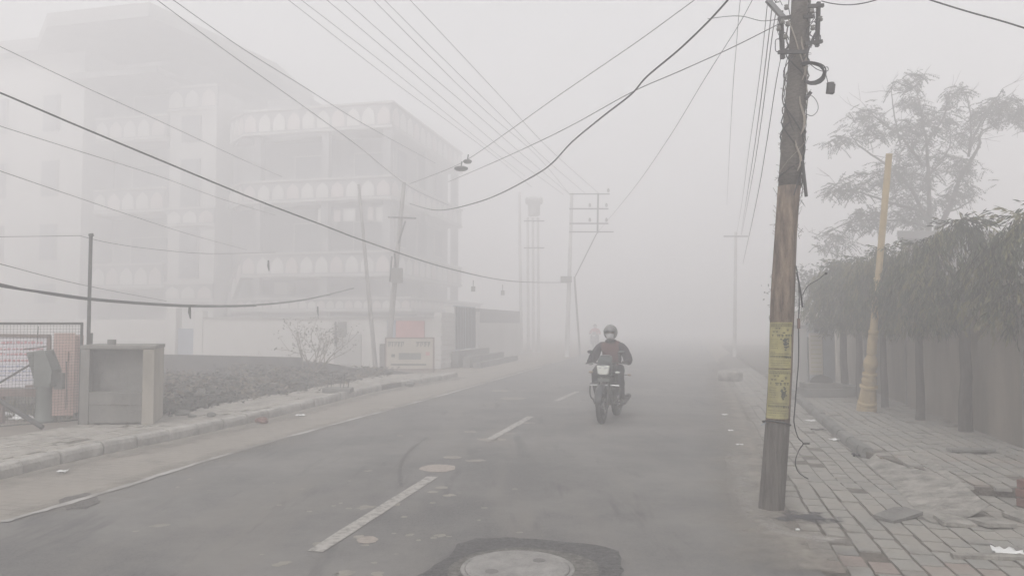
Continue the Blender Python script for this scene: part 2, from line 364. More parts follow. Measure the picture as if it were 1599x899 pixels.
def tag(o, label=None, cat=None, group=None, kind=None):
    if label: o['label'] = label
    if cat: o['category'] = cat
    if group: o['group'] = group
    if kind: o['kind'] = kind
    return o
def thing(name, label, cat, loc=(0, 0, 0), rz=0, group=None):
    o = bpy.data.objects.new(name, None); C.objects.link(o); o.location = loc; o.rotation_euler = (0, 0, rz)
    o.empty_display_size = .2
    return tag(o, label, cat, group)
def struct(o): o['kind'] = 'structure'; return o
def catmull(pts, sub=6):
    pts = [Vector(p) for p in pts]; out = []
    for i in range(len(pts) - 1):
        p0 = pts[max(i - 1, 0)]; p1 = pts[i]; p2 = pts[i + 1]; p3 = pts[min(i + 2, len(pts) - 1)]
        for k in range(sub):
            t = k / sub
            out.append(.5 * ((2 * p1) + (p2 - p0) * t + (2 * p0 - 5 * p1 + 4 * p2 - p3) * t * t + (3 * p1 - p0 - 3 * p2 + p3) * t ** 3))
    return out + [pts[-1]]
def copy_tree(o, parent=None, label=None):
    c = o.copy(); C.objects.link(c); c.parent = parent
    if parent is not None: c.matrix_parent_inverse = o.matrix_parent_inverse
    if label: c['label'] = label
    for ch in list(o.children): copy_tree(ch, c)
    return c

def soft_ribbon(name, m, pts, cols, z):
    """cols: (offset across, fade 0..1) pairs"""
    vs, fd = [], []; k = len(pts); c = len(cols)
    for i, p in enumerate(pts):
        d = (pts[min(i + 1, k - 1)] - pts[max(i - 1, 0)]); d.z = 0; d.normalize(); n = Vector((d.y, -d.x, 0))
        e = min(1, min(i, k - 1 - i) / 2)
        for o_, f in cols: vs.append(p + n * o_ + Vector((0, 0, z - p.z))); fd.append(f * e)
    o = MB().add(vs, [(i * c + j, i * c + j + 1, (i + 1) * c + j + 1, (i + 1) * c + j) for i in range(k - 1) for j in range(c - 1)]).build(name, m)
    a = o.data.attributes.new('fade', 'FLOAT', 'POINT')
    for i, f in enumerate(fd): a.data[i].value = f
    return struct(o)

def inside(p, poly):
    c = False; n = len(poly)
    for i in range(n):
        a, b = poly[i], poly[i - 1]
        if (a[1] > p[1]) != (b[1] > p[1]) and p[0] < (b[0] - a[0]) * (p[1] - a[1]) / (b[1] - a[1]) + a[0]: c = not c
    return c
def paver_field(name, m, poly, z, L, W, ymax, jit=.004, gap=.012, red_rows=()):
    mb = MB(); tones = []
    cs = [(p[0] * RN.x + p[1] * RN.y, p[0] * RD.x + p[1] * RD.y) for p in poly]
    a0, a1 = min(c[0] for c in cs), max(c[0] for c in cs); b0, b1 = min(c[1] for c in cs), min(max(c[1] for c in cs), ymax + 2)
    i = 0; a = a0
    while a < a1:
        b = b0 + (L / 2 if i % 2 else 0) + random.uniform(-.02, .02)
        while b < b1:
            n1 = noise.noise(Vector((a * .8, b * .8, 1))); n2 = noise.noise(Vector((a * .35, b * .35, 7)))
            ca, cb = a + .035 * n1, b + .05 * n2; x, y = RN.x * ca + RD.x * cb, RN.y * ca + RD.y * cb
            if 0 < y < ymax and inside((x, y), poly) and random.random() > .018:
                g = gap * (1 + 1.6 * max(0, noise.noise(Vector((a * 1.3, b * 1.3, 4))) + .1)); hw, hl = (W - g) / 2, (L - g) / 2
                rz = random.gauss(0, .018) + .05 * n1; zc = z + random.uniform(-jit, jit) - (.014 if random.random() < .03 else 0); tx, ty = random.gauss(0, .010), random.gauss(0, .010)
                c_, s_ = math.cos(rz), math.sin(rz); vs = []
                for dz in (0, -.03):
                    for da, db in ((-hw, -hl), (hw, -hl), (hw, hl), (-hw, hl)):
                        k = 1 if dz else random.uniform(.955, 1.0)
                        da2, db2 = (da * c_ - db * s_) * k, (da * s_ + db * c_) * k
                        vs.append(Vector((x + RN.x * da2 + RD.x * db2, y + RN.y * da2 + RD.y * db2, zc + dz + tx * da2 + ty * db2)))
                mb.add(vs, [(0, 1, 2, 3), (0, 4, 5, 1), (1, 5, 6, 2), (2, 6, 7, 3), (3, 7, 4, 0)])
                tn = min(.86, max(0, random.gauss(.45, .2) + .3 * n2))
                if any(r0 < b < r1 for r0, r1 in red_rows) and random.random() < .7: tn = random.uniform(.92, 1)
                tones += [tn] * 5
            b += L
        a += W; i += 1
    o = mb.build(name, m); at = o.data.attributes.new('tone', 'FLOAT', 'FACE')
    for k, f in enumerate(tones): at.data[k].value = f
    return struct(o)

# ------------------------------------------------------------------ haze
hz = MB().box((10, 75, 9.7), (260, 230, 21.4)).build('haze', 'dust')
hz['kind'] = 'stuff'
hm = bpy.data.materials.new('fog_air'); hm.use_nodes = True; ht = hm.node_tree
ht.nodes.remove(ht.nodes['Principled BSDF'])
pv = ht.nodes.new('ShaderNodeVolumePrincipled'); pv.inputs['Color'].default_value = (.953, .946, .954, 1)
pv.inputs['Density'].default_value = HAZE_SIGMA; pv.inputs['Anisotropy'].default_value = 0.2
ht.links.new(pv.outputs[0], ht.nodes['Material Output'].inputs['Volume'])
hz.data.materials.clear(); hz.data.materials.append(hm)

# ================================================================== GROUND AND ROAD
gr = MB()
gx = [-110 + i * 12 for i in range(21)]
struct(MB().sheet([(-115, -35, -.012), (135, -35, -.012), (135, 188, -.012), (-115, 188, -.012)]).build('ground', 'dust'))
Lpx = [(0, 815), (150, 772), (350, 710), (500, 668), (650, 628), (760, 597), (880, 562)]
Rpx = [(1290, 899), (1240, 850), (1198, 790), (1180, 730), (1162, 672), (1142, 620), (1126, 585), (1118, 562)]
Lw = [G(*p) for p in Lpx]; Rw = [G(*p) for p in Rpx]
Lw = [Lw[0] - (Lw[1] - Lw[0]).normalized() * 14] + catmull(Lw, 4) + [Lw[-1] + RD * 140]
Rw = [Rw[0] + Vector((-.6, -2.5, 0)), ] + catmull(Rw, 4) + [Rw[-1] + RD * 140]
Rw = [Rw[0] + Vector((-1.2, -10, 0))] + Rw
struct(MB().sheet(Lw + Rw[::-1], 0.0).build('road', 'asphalt'))

def ribbon(pts, w0, w1, z, jit=0.0):
    a, b = [], []
    for i, p in enumerate(pts):
        d = (pts[min(i + 1, len(pts) - 1)] - pts[max(i - 1, 0)]); d.z = 0; d.normalize(); n = Vector((d.y, -d.x, 0))
        j1 = random.uniform(-jit, jit); j2 = random.uniform(-jit, jit)
        a.append(p + n * (w0 + j1)); b.append(p + n * (w1 + j2))
    vs = [Vector((q.x, q.y, z)) for q in a] + [Vector((q.x, q.y, z)) for q in b]; k = len(pts)
    return vs, [(i, i + 1, k + i + 1, k + i) for i in range(k - 1)]
# kerb line on the left, pavement behind it
Kpx = [(0, 747), (130, 715), (260, 688), (400, 657), (500, 632), (600, 608), (690, 593), (712, 588)]
Kw = [G(*p) for p in Kpx]
Kw = [Kw[0] - (Kw[1] - Kw[0]).normalized() * 9] + catmull(Kw, 6)
strip_l = [p + Vector((0, 0, 0)) for p in Lw if p.y < 45]
struct(MB().sheet([(p.x, p.y) for p in Kw] + [(Kw[-1] + Vector((.5, 2, 0))).xy.to_3d()] + [(Lw[i].x, Lw[i].y) for i in range(len(Lw) - 2, -1, -1)], -.004).build('gutter', 'gutter'))
PZ = .12
back = [G(p[0], p[1], PZ) for p in [(712, 580), (600, 585), (560, 592), (470, 609), (345, 630), (262, 648), (130, 662), (0, 682)]]
back += [back[-1] + Vector((-8, -2.0, 0))]
struct(MB().prism([(p.x, p.y) for p in Kw] + [(p.x, p.y) for p in back], -.01, PZ - .014).build('left_pavement', 'joint'))
paver_field('paving_blocks', 'blk_l', [(p.x, p.y) for p in [q + Vector((-.14, 0, 0)) for q in Kw]] + [(p.x, p.y) for p in back], PZ, .20, .135, 30, .003, .010)
def kerb(pts, name, h, wd, seg=.62, mt='kerb', missing=()):
    # resample
    L = [0]
    for a, b in zip(pts, pts[1:]): L.append(L[-1] + (b - a).length)
    def at(s):
        for i in range(len(pts) - 1):
            if s <= L[i + 1]: return pts[i].lerp(pts[i + 1], (s - L[i]) / max(1e-6, L[i + 1] - L[i]))
        return pts[-1]
    mb = MB(); s = 0; k = 0
    while s < L[-1] - .1:
        l = seg * random.uniform(.9, 1.1); a = at(s); b = at(min(L[-1], s + l - .03)); k += 1
        if k not in missing:
            dz = random.uniform(-.012, .012); d = (b - a).normalized(); n = Vector((-d.y, d.x, 0)); q = random.uniform(-.012, .012)
            prof = [(-wd / 2, 0), (-wd / 2, h * .62), (-wd * .36, h * .9), (-wd * .15, h), (wd * .3, h), (wd / 2, h * .93), (wd / 2, 0)]
            vs = [a + n * (wd / 2 + x + q - .035) + Vector((0, 0, z + (dz if z else -.01))) for x, z in prof] + [b + n * (wd / 2 + x + q - .035) + Vector((0, 0, z + (dz * .3 if z else -.01))) for x, z in prof]
            m = len(prof)
            mb.add(vs, [(i, i + 1, m + i + 1, m + i) for i in range(m - 1)] + [list(range(m))[::-1], list(range(m, 2 * m))])
        s += l
    return struct(mb.build(name, mt))
kerb(Kw, 'kerb', .15, .155, missing=(33, 34))
# painted edge line, broken and dusty
struct(MB().add(*ribbon([p + RN * 0.02 for p in catmull(Lw[1:-1], 3)], -.035, .045, .0095, .015)).build('edge_line_marking', 'edge'))
# centre dashes
def dash(p0, p1, wd):
    a, b = G(*p0), G(*p1); n = 10
    pts = [a.lerp(b, i / n) for i in range(n + 1)]
    struct(MB().add(*ribbon(pts, -wd / 2, wd / 2, .005, .006)).build('lane_marking', 'mark'))
dash((492, 861), (676, 744), .13); dash((765, 686), (829, 650), .13); dash((868, 626), (902, 611), .13); dash((924, 596), (945, 586), .13)
# manhole, collar and patch of newer asphalt
mh = G(808, 888)
pt = [G(*p) for p in [(665, 893), (700, 868), (712, 850), (745, 840), (800, 839), (870, 845), (935, 851), (965, 860), (972, 890)]]
pt += [mh + Vector(p) for p in [(.62, -.3, 0), (.5, -.62, 0), (-.4, -.6, 0), (-.75, -.35, 0)]]
def rough_poly(pts, sub=5, j=.012):
    out = []
    for i in range(len(pts)):
        a, b = pts[i], pts[(i + 1) % len(pts)]
        for k in range(sub): out.append(a.lerp(b, k / sub) + Vector((random.uniform(-j, j), random.uniform(-j, j), 0)))
    return out
struct(MB().sheet(rough_poly(pt), .004).build('asphalt_patch', 'patch'))
def blob(c, rx, ry, z, rot=0, n=28, j=.08, seed=0):
    out = []
    for i in range(n):
        a = 2 * math.pi * i / n; q = 1 + j * noise.noise(Vector((math.cos(a) * 2.0, math.sin(a) * 2.0, seed * 3.7))) * 2.2
        x, y = rx * q * math.cos(a), ry * q * math.sin(a)
        out.append(Vector((c.x + x * math.cos(rot) - y * math.sin(rot), c.y + x * math.sin(rot) + y * math.cos(rot), z)))
    return out
struct(MB().sheet(blob(mh + Vector((0.03, -.03, 0)), .52, .50, .008, 0, 40, .05, 1), .008).build('cement_collar', 'patch_in'))
cov = thing('manhole_cover', 'round pale cement manhole cover sunk in a dark patch of road', 'manhole', (mh.x, mh.y, .008))
MB().lathe([(.385, .0), (.382, .004), (.368, .005), (.358, .002), (.355, 0)], n=48).build('rim', 'manhole', cov, smooth=True)
MB().lathe([(.350, -.002), (.349, .005), (.343, .008), (.17, .010), (.0, .011)], n=48).build('lid', 'manhole', cov)
for (x, y) in ((.15, .13), (-.17, -.10)):
    MB().lathe([(.045, .0102), (.042, .0135), (.030, .0135), (.026, .0125), (.0, .0122)], o=(x, y, 0), n=16).build('lifting_hole', 'conc_d', cov)
# other patches and dried mud flecks
struct(MB().sheet(blob(G(684, 731), .20, .22, .004, 0, 30, .10, 4), .004).build('mud_patch', 'mudp'))
struct(MB().sheet(blob(G(573, 843), .085, .09, .004, 0, 20, .12, 5), .004).build('mud_patch', 'mudp'))
struct(MB().sheet(blob(G(122, 783), .16, .36, .003, .55, 26, .2, 6), .003).build('worn_patch', 'patch'))
fl = MB()
spots = [(825, 660, .12), (795, 677, .09), (735, 674, .1), (762, 686, .16), (780, 686, .1), (705, 714, .13), (742, 719, .13), (690, 761, .07), (702, 773, .06), (676, 768, .05), (676, 785, .03), (617, 788, .05), (572, 792, .09), (687, 836, .05), (640, 835, .04), (620, 786, .04),
         (800, 622, .3), (780, 610, .25), (560, 838, .05), (500, 850, .06), (440, 880, .07), (250, 820, .08), (540, 895, .06), (955, 655, .05), (590, 895, .04), (625, 680, .05), (575, 735, .05)]
for i, (x, y, r) in enumerate(spots): fl.sheet(blob(G(x, y), r, r * random.uniform(.6, 1.1), .003, random.random(), 14, .25, i), .003)
for i in range(45):
    x = random.gauss(640, 170); y = random.uniform(640, 899)
    fl.sheet(blob(G(x, y), random.uniform(.010, .034), random.uniform(.010, .03), .003, 0, 9, .2, i + 50), .003)
o = fl.build('dried_mud', 'mud'); o['kind'] = 'stuff'
# tyre scrape arc
arc = catmull([G(*p) for p in [(628, 764), (624, 740), (630, 716), (648, 697), (672, 680)]], 5)
soft_ribbon('tyre_scrape', 'skid', arc, ((-.032, 0), (-.012, .7), (.012, .7), (.032, 0)), .0045)

# ---------------- right-hand paving
rp = [p for p in Rw if p.y < 40]
far_r = [G(1250, 624), G(1247, 600), G(1225, 575)]
outer = [Vector((6.2, -3, 0)), Vector((6.2, 3.5, 0)), G(1900, 899), G(1700, 720), G(1650, 690), G(1470, 640), G(1360, 608), G(1290, 585), G(1200, 560)]
struct(MB().sheet([(p.x, p.y) for p in rp[1:]] + [(p.x, p.y) for p in [G(1140, 551), *outer[::-1]]], -.008).build('right_paving', 'joint'))
rpoly = [(p.x + .10, p.y) for p in rp[1:]] + [(p.x, p.y) for p in [G(1140, 551), *outer[::-1]]]
paver_field('paving_blocks', 'blk_r', rpoly, .004, .25, .165, 28, .0045, .011, red_rows=((5.55, 5.8),))
# flush concrete edging between asphalt and pavers
ed = [p for p in Rw if 6.9 < p.y < 36]
struct(MB().add(*ribbon(catmull(ed, 2), -.03, .10, .007, .006)).build('road_edging', 'conc'))
soft_ribbon('drifted_dust', 'driftdust', [p for p in catmull(Rw[2:], 2) if 5.0 < p.y < 60], ((-.75, 0), (-.45, .30), (-.18, .65), (.02, .8), (.18, .5), (.4, 0)), .0125)
soft_ribbon('drifted_dust', 'driftdust', [p for p in catmull(Lw[1:], 2) if 4 < p.y < 60], ((-.30, 0), (-.12, .45), (.03, .45), (.22, .25), (.5, 0)), .0075)
soft_ribbon('drifted_dust', 'driftdust', [p + RN * .05 for p in Kw], ((.0, .9), (.12, .8), (.35, .4), (.6, 0)), .004)
# whitewash dust round the pole and gravel fillet
soft_ribbon('lime_dust', 'paledust', catmull([G(*p) for p in [(1180, 806), (1215, 830), (1258, 840), (1305, 846), (1352, 852)]], 3), ((-.13, 0), (-.04, .6), (.03, .7), (.12, 0)), .0155)
soft_ribbon('lime_dust', 'paledust', catmull([G(*p) for p in [(1185, 815), (1172, 790), (1162, 765), (1158, 735), (1150, 700)]], 3), ((-.16, 0), (-.05, .5), (.05, .55), (.16, 0)), .0155)
struct(MB().sheet(blob(G(1252, 808), .42, .24, .014, -.35, 30, .25, 11), .0145).build('oily_stain', 'stain'))
# raised footway to the right of the kerb
k2 = [G(*p) for p in [(1352, 716), (1320, 690), (1290, 664), (1262, 640), (1247, 626)]]
k2 = catmull(k2, 4)
lastd = (k2[-1] - k2[-2]).normalized()
k2 += [k2[-1] + RD * 3, k2[-1] + RD * 40]
fw = [(p.x, p.y) for p in k2] + [(k2[-1].x + 14, k2[-1].y), (14, 6.4), (5.25, 6.95), (4.55, 8.3)]
e0 = G(1352, 716)
edge_pts = [e0, G(1440, 745), G(1500, 772), G(1602, 778), G(1800, 790)]
fwp = [(p.x, p.y) for p in k2] + [(k2[-1].x + 16, k2[-1].y), (22, 8), (edge_pts[-1].x, edge_pts[-1].y), (edge_pts[3].x, edge_pts[3].y), (edge_pts[2].x, edge_pts[2].y), (edge_pts[1].x, edge_pts[1].y)]
struct(MB().prism(fwp, -.01, .086).build('right_footway', 'joint'))
paver_field('paving_blocks', 'blk_r', [(x - .0, y) for x, y in fwp], .10, .24, .16, 24, .0035, .010, red_rows=((9.6, 9.85), (8.1, 8.35)))
kk = [p for p in k2[:-1]]
kerb([p + Vector((-.02, 0, 0)) for p in kk][::-1], 'kerb', .135, .13, .7, 'conc_d')
# concrete ramp up to the footway: wedge
ra = [G(1345, 728), G(1392, 742), G(1430, 790), G(1462, 812), G(1508, 806)]
top_ = [G(1352, 714, .104), G(1400, 700, .104), G(1460, 722, .104), G(1530, 765, .104), G(1545, 800, .104)]
n_ = 5; rb = MB(); vs = []
low = [G(1352, 722, .012), G(1392, 755, .012), G(1425, 790, .012), G(1455, 815, .012), G(1512, 808, .02)]
hi = [G(1368, 706, .106), G(1430, 706, .112), G(1480, 735, .115), G(1510, 760, .112), G(1545, 790, .108)]
rows = []
lo_s, hi_s = catmull(low, 5), catmull(hi, 5)
N = len(lo_s)
for t in range(9):
    f = t / 8
    rows.append([lo_s[i].lerp(hi_s[i], f) + Vector((0, 0, .010 * noise.noise(Vector((i * .9, t * 1.3, 2))) + .006 * noise.noise(Vector((i * 2.1, t * 2.9, 5))))) for i in range(N)])
vs = [p for r_ in rows for p in r_]
rb.add(vs, [(t * N + i, t * N + i + 1, (t + 1) * N + i + 1, (t + 1) * N + i) for t in range(8) for i in range(N - 1)])
struct(rb.build('concrete_ramp', 'conc'))
# broken loose slabs
def slab(px, z, sx, sy, rz, tilt, label, mt='conc'):
    c = G(px[0], px[1], z)
    pts = [Vector(p) for p in ((-sx, -sy * .9, 0), (sx, -sy, 0), (sx * .92, sy * .5, 0), (sx * .5, sy, 0), (-sx * .95, sy * .9, 0))]
    pts = [p * random.uniform(.93, 1.07) for p in pts]
    mb = MB().prism([(p.x, p.y) for p in pts], -.016, .016)
    o = mb.build('loose_slab', mt, bevel=.004); o.location = (c.x, c.y, z); o.rotation_euler = (tilt[0], tilt[1], rz)
    tag(o, label, 'paving slab', 'broken slabs on the right footpath')
slab((1402, 803), .034, .19, .10, .5, (.10, -.10), 'dark grey broken slab lying tilted below the cement ramp', 'conc_d')
slab((1490, 813), .026, .135, .12, -.1, (.05, .06), 'pale cracked slab just below the foot of the cement ramp')
slab((1546, 815), .026, .125, .13, .15, (-.05, .03), 'pale square slab at the crumbled edge, third from the ramp')
slab((1602, 806), .03, .13, .12, .1, (.04, -.04), 'broken slab half cut off by the right side of the photo')
slab((1514, 702), .13, .26, .07, 0, (0, 0), 'long flat stone lying on the pavers between trees and ramp', 'conc_d')
slab((1545, 868), .016, .26, .045, -.1, (0, 0), 'thin stone strip in the paving behind the white paper')
# brick lump on the right
c = G(1600, 792)
b = thing('brick_block', 'mortared lump of red bricks at the right margin of the photo', 'brick block', (c.x + .06, c.y, 0), .3)
for i in range(3): MB().box((0, (i % 2) * .01, .045 + i * .083), (.21 - .01 * i, .12, .072)).build('brick', 'brick', b, bevel=.006)
# litter
def litter(px, z, s, label, mt='paper', name='paper_scrap', rz=0, cat='litter'):
    c = G(px[0], px[1], z); mb = MB(); n = 5
    vs = [Vector((c.x + s[0] * (i / n - .5), c.y + s[1] * (j / n - .5), z + .012 + s[2] * (noise.noise(Vector((i * .7, j * .7, px[0]))) + .25))) for i in range(n + 1) for j in range(n + 1)]
    rot = Matrix.Rotation(rz, 3, 'Z'); vs = [c + rot @ (v - c) for v in vs]
    mb.add(vs, [(i * (n + 1) + j, i * (n + 1) + j + 1, (i + 1) * (n + 1) + j + 1, (i + 1) * (n + 1) + j) for i in range(n) for j in range(n)])
    o = mb.build(name, mt, origin=c, smooth=True); m = o.modifiers.new('thickness', 'SOLIDIFY'); m.thickness = .004
    tag(o, label, cat)
litter((1573, 866), 0, (.17, .12, .05), 'crumpled white paper on the pavers in the lower right corner')
litter((1266, 658), 0, (.17, .13, .03), 'flat white paper in the gutter, the farther of two by the right kerb')
litter((1305, 688), 0, (.15, .12, .03), 'white paper against the right kerb, nearer than the flat one', rz=.4)
litter((1342, 713), 0, (.16, .10, .06), 'small black plastic scrap at the near end of the right kerb', 'black', 'plastic_scrap')
litter((1278, 672), 0, (.2, .1, .04), 'dark dead leaves gathered in the right gutter between papers', 'weed', 'leaf_litter')
litter((97, 738), 0, (.10, .07, .03), 'white scrap lying below the left kerb stones')
litter((469, 649), 0, (.16, .12, .03), 'small white scrap below the left kerb, far along the road')
litter((1246, 829), .006, (.03, .03, .02), 'tiny white scrap on the dark stain at the pole foot')
litter((1132, 648), .006, (.1, .08, .02), 'white fleck on the right road edge, farthest of three')
litter((1141, 673), .006, (.07, .07, .02), 'white fleck on the right road edge, middle of three')
litter((1155, 695), .006, (.09, .05, .02), 'white fleck on the right road edge, nearest of three')
# stones on left pavement
def stone(px, z, r, label, mt='conc_d'):
    c = G(px[0], px[1], z); mb = MB().ball((0, 0, 0), (r, r * .7, r * .45), 10, 7)
    mb.v = [v * (1 + .35 * noise.noise(v * (2.2 / r))) for v in mb.v]
    o = mb.build('rubble_stone', mt); o.location = (c.x, c.y, z + r * .3); o.rotation_euler = (0, 0, random.random() * 3)
    tag(o, label, 'stone')
stone((285, 648), PZ, .13, 'grey lump of rubble just right of the concrete box')
stone((300, 651), PZ, .07, 'small stone beside the rubble lump by the concrete box')
stone((408, 660), 0, .13, 'reddish broken kerb piece lying in the left gutter', 'brick')
stone((266, 650), PZ, .05, 'pebble touching the corner of the concrete box')
stone((330, 650), PZ, .10, 'flat stone on the left pavement right of the rubble lump')
stone((640, 602), .02, .14, 'rubble at the far end of the left kerb')
# iron pins sticking from small stone base further up (remains of a post)
c = G(528, 612, PZ)
pb = thing('post_stump', 'low concrete stump with short iron bars on the left pavement', 'post stump', (c.x, c.y, PZ))
MB().box((0, 0, .05), (.62, .4, .11)).build('base', 'conc_d', pb, bevel=.02)
for x, h in ((-.24, .22), (-.16, .3), (.05, .26), (.12, .33), (.22, .2)):
    MB().tube([(x, 0, .1), (x + .03, 0, .1 + h)], .010, 6).build('bar', 'steel', pb)
c = G(622, 584, PZ)

# ================================================================== BUILDINGS ON THE LEFT
U = RD.copy(); V = -RN                        # along the road (away), and leftwards along the fronts
BS = 1.34
B0 = Vector((-5.15 * BS, 32.0 * BS, 0))                 # street corner of the balcony block
def bp(u, v, z=0.0): return B0 + (U * u + V * v) * BS + Vector((0, 0, z))
def bz(z): return CH + (z - CH) * BS          # storeys of about 4.1 m
def obox(mb, u0, u1, v0, v1, z0, z1):
    return mb.prism([tuple(bp(u0, v0).xy), tuple(bp(u1, v0).xy), tuple(bp(u1, v1).xy), tuple(bp(u0, v1).xy)], bz(z0), bz(z1))
def arch_pts(cx, w, z0, h, n=6):
    pts = [(cx - w / 2, z0), (cx + w / 2, z0), (cx + w / 2, z0 + h * .5)]
    for i in range(1, n): 
        a = i / n; pts.append((cx + w / 2 * math.cos(a * math.pi) * (1 - .12 * math.sin(a * math.pi * 2) ** 2), z0 + h * .5 + h * .42 * math.sin(a * math.pi) ** .8 + (h * .10 if i * 2 == n else 0)))
    pts.append((cx - w / 2, z0 + h * .5))
    return pts
def arcade(mb, P, Q, zP, zQ, h, step, th=.14, odd='arch_w', lip=True):
    """parapet band from P to Q (front faces), heights zP..zQ at the two ends, with raised arch panels"""
    P = Vector((P.x, P.y, 0)); Q = Vector((Q.x, Q.y, 0)); d = Q - P; L = d.length; d.normalize(); zP, zQ = bz(zP), bz(zQ); h *= BS; step *= BS
    nrm = Vector((d.y, -d.x, 0))
    if nrm.y > 0.3 or (abs(nrm.y) <= .3 and nrm.x < 0): nrm = -nrm
    def pt(s, z, off): q = P + d * s + nrm * off; return Vector((q.x, q.y, z + zP + (zQ - zP) * s / L))
    mb.use('cream_d')
    mb.add([pt(0, 0, 0), pt(L, 0, 0), pt(L, h, 0), pt(0, h, 0), pt(0, 0, -th), pt(L, 0, -th), pt(L, h, -th), pt(0, h, -th)],
           [(0, 1, 2, 3), (7, 6, 5, 4), (0, 4, 5, 1), (3, 2, 6, 7), (0, 3, 7, 4), (1, 5, 6, 2)])
    n = max(1, round(L / step)); s = L / n
    for i in range(n):
        mb.use('arch_w' if (i * 7) % 3 else 'pinkish')
        ap = arch_pts(s * (i + .5), s * .8, h * .06, h * .80)
        f = [pt(x, z, .05) for x, z in ap]; bk = [pt(x, z, -.01) for x, z in ap]; m = len(ap)
        mb.add(f + bk, [list(range(m))] + [(j, (j + 1) % m, m + (j + 1) % m, m + j) for j in range(m)])
    if lip:
        mb.use('cream')
        for z0, z1, o in ((h, h + .12, .10), (-.14, 0, .07)):
            mb.add([pt(-.05, z0, o), pt(L + .05, z0, o), pt(L + .05, z1, o), pt(-.05, z1, o), pt(-.05, z0, -th - .02), pt(L + .05, z0, -th - .02), pt(L + .05, z1, -th - .02), pt(-.05, z1, -th - .02)],
                   [(0, 1, 2, 3), (7, 6, 5, 4), (0, 4, 5, 1), (3, 2, 6, 7), (0, 3, 7, 4), (1, 5, 6, 2)])
bl = thing('apartment_building', 'pale three storey block with arched balcony bands behind the white compound wall', 'building', tuple(B0))
def bpart(mb, name, m=None, parent=None):
    o = mb.build(name, m, parent or bl, origin=B0); o.location = (0, 0, 0)
    if parent is not None and parent is not bl: o.location = (0, 0, 0)
    return o
VL = 8.4                                         # width of the balcony block along the front
# core walls set back behind the balconies
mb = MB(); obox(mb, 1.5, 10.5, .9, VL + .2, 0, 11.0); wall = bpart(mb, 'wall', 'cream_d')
for (z0, bandz, bh) in ((2.55, 2.78, .50), (4.35, 4.78, .98), (7.55, 8.0, .92), (10.6, 11.2, 1.05)):
    mb = MB(); ov = 0 if z0 > 3 else .35
    pts = [bp(-ov, -ov * 3.0), bp(10.2 + ov, -ov * 3.0), bp(10.2 + ov, VL), bp(-ov, 7.1), bp(1.6, 8.6)]
    mb.prism([tuple(p.xy) for p in pts], bz(bandz - bh - .14), bz(bandz - bh + .06)); bpart(mb, 'balcony_slab', 'cream')
    mb = MB()
    arcade(mb, bp(-ov, -ov * 3.0), bp(-ov, 7.1), bandz - bh, bandz - bh, bh - .1, .72 if z0 > 3 else .42)
    arcade(mb, bp(-ov, -ov * 3.0), bp(10.2 + ov, -ov * 3.0), bandz - bh, bandz - bh, bh - .1, .82 if z0 > 3 else .42)
    if z0 > 3:
        zq = -1.75 if 4 < z0 < 5 else (-.0)
        arcade(mb, bp(-ov, 7.1), bp(1.2, 8.6), bandz - bh, bandz - bh + zq, bh - .1, .62)
    bpart(mb, 'balcony_parapet')
# columns and windows behind the balconies
for zb, zt in ((0, 2.4), (2.9, 4.0), (4.8, 7.0), (8.0, 10.1)):
    for v in (.1, 3.0, 6.3):
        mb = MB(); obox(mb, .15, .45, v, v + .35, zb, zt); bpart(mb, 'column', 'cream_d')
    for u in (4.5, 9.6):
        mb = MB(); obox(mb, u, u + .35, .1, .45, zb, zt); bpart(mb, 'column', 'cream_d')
for zb in (4.9, 8.0):
    for v0, v1 in ((.5, 2.4), (3.6, 5.35)):
        mb = MB(); obox(mb, 1.40, 1.52, v0, v1, zb - .1, zb + 1.35); fr = bpart(mb, 'window', 'cream')
        mb = MB(); obox(mb, 1.36, 1.42, v0 + .08, v1 - .08, zb - .05, zb + 1.28); bpart(mb, 'pane', 'glass', fr)
    for u0 in (2.6, 5.4, 8.0):
        mb = MB(); obox(mb, u0, u0 + 1.2, .80, .92, zb + .3, zb + 1.8); fr = bpart(mb, 'window', 'cream')
        mb = MB(); obox(mb, u0 + .07, u0 + 1.13, .76, .82, zb + .35, zb + 1.75); bpart(mb, 'pane', 'glass', fr)
# clothes line and cloths on the upper balcony
for i, (v, wd, h) in enumerate(((2.2, .4, .55), (2.75, .25, .6), (3.6, .55, .55), (4.3, .3, .5), (4.9, .45, .6))):
    mb = MB(); obox(mb, .30, .33, v - 1.8, v - 1.8 + wd, 6.1, 6.1 + h); tag(mb.build('hanging_cloth', 'pinkish' if i % 2 else 'arch_w'), ['white cloth nearest the street corner on the middle balcony line', 'narrow pink cloth second from the corner on the balcony line', 'wide white cloth in the middle of the balcony line', 'small pink cloth second from the left on the balcony line', 'white cloth at the left end of the balcony line'][i], 'laundry', 'laundry on the balcony')
# stair tower
mb = MB(); obox(mb, .2, 5.0, 8.62, 11.05, 0, 12.4); tw = bpart(mb, 'stair_tower', 'cream')
mb = MB(); arcade(mb, bp(.12, 8.55), bp(.12, 11.15), 11.55, 11.55, .95, .82); bpart(mb, 'tower_parapet')
for zb in (6.2, 2.75):
    mb = MB(); arcade(mb, bp(.10, 8.6), bp(.10, 11.1), zb, zb, .68, .75); bpart(mb, 'tower_band')
for z0, z1 in ((3.7, 6.0), (7.0, 9.2), (10.0, 11.2)):
    mb = MB(); obox(mb, .10, .22, 9.4, 10.4, z0, z1); fr = bpart(mb, 'stair_window', 'cream_d')
    mb = MB(); obox(mb, .06, .12, 9.47, 10.33, z0 + .06, z1 - .06); bpart(mb, 'pane', 'glass', fr)
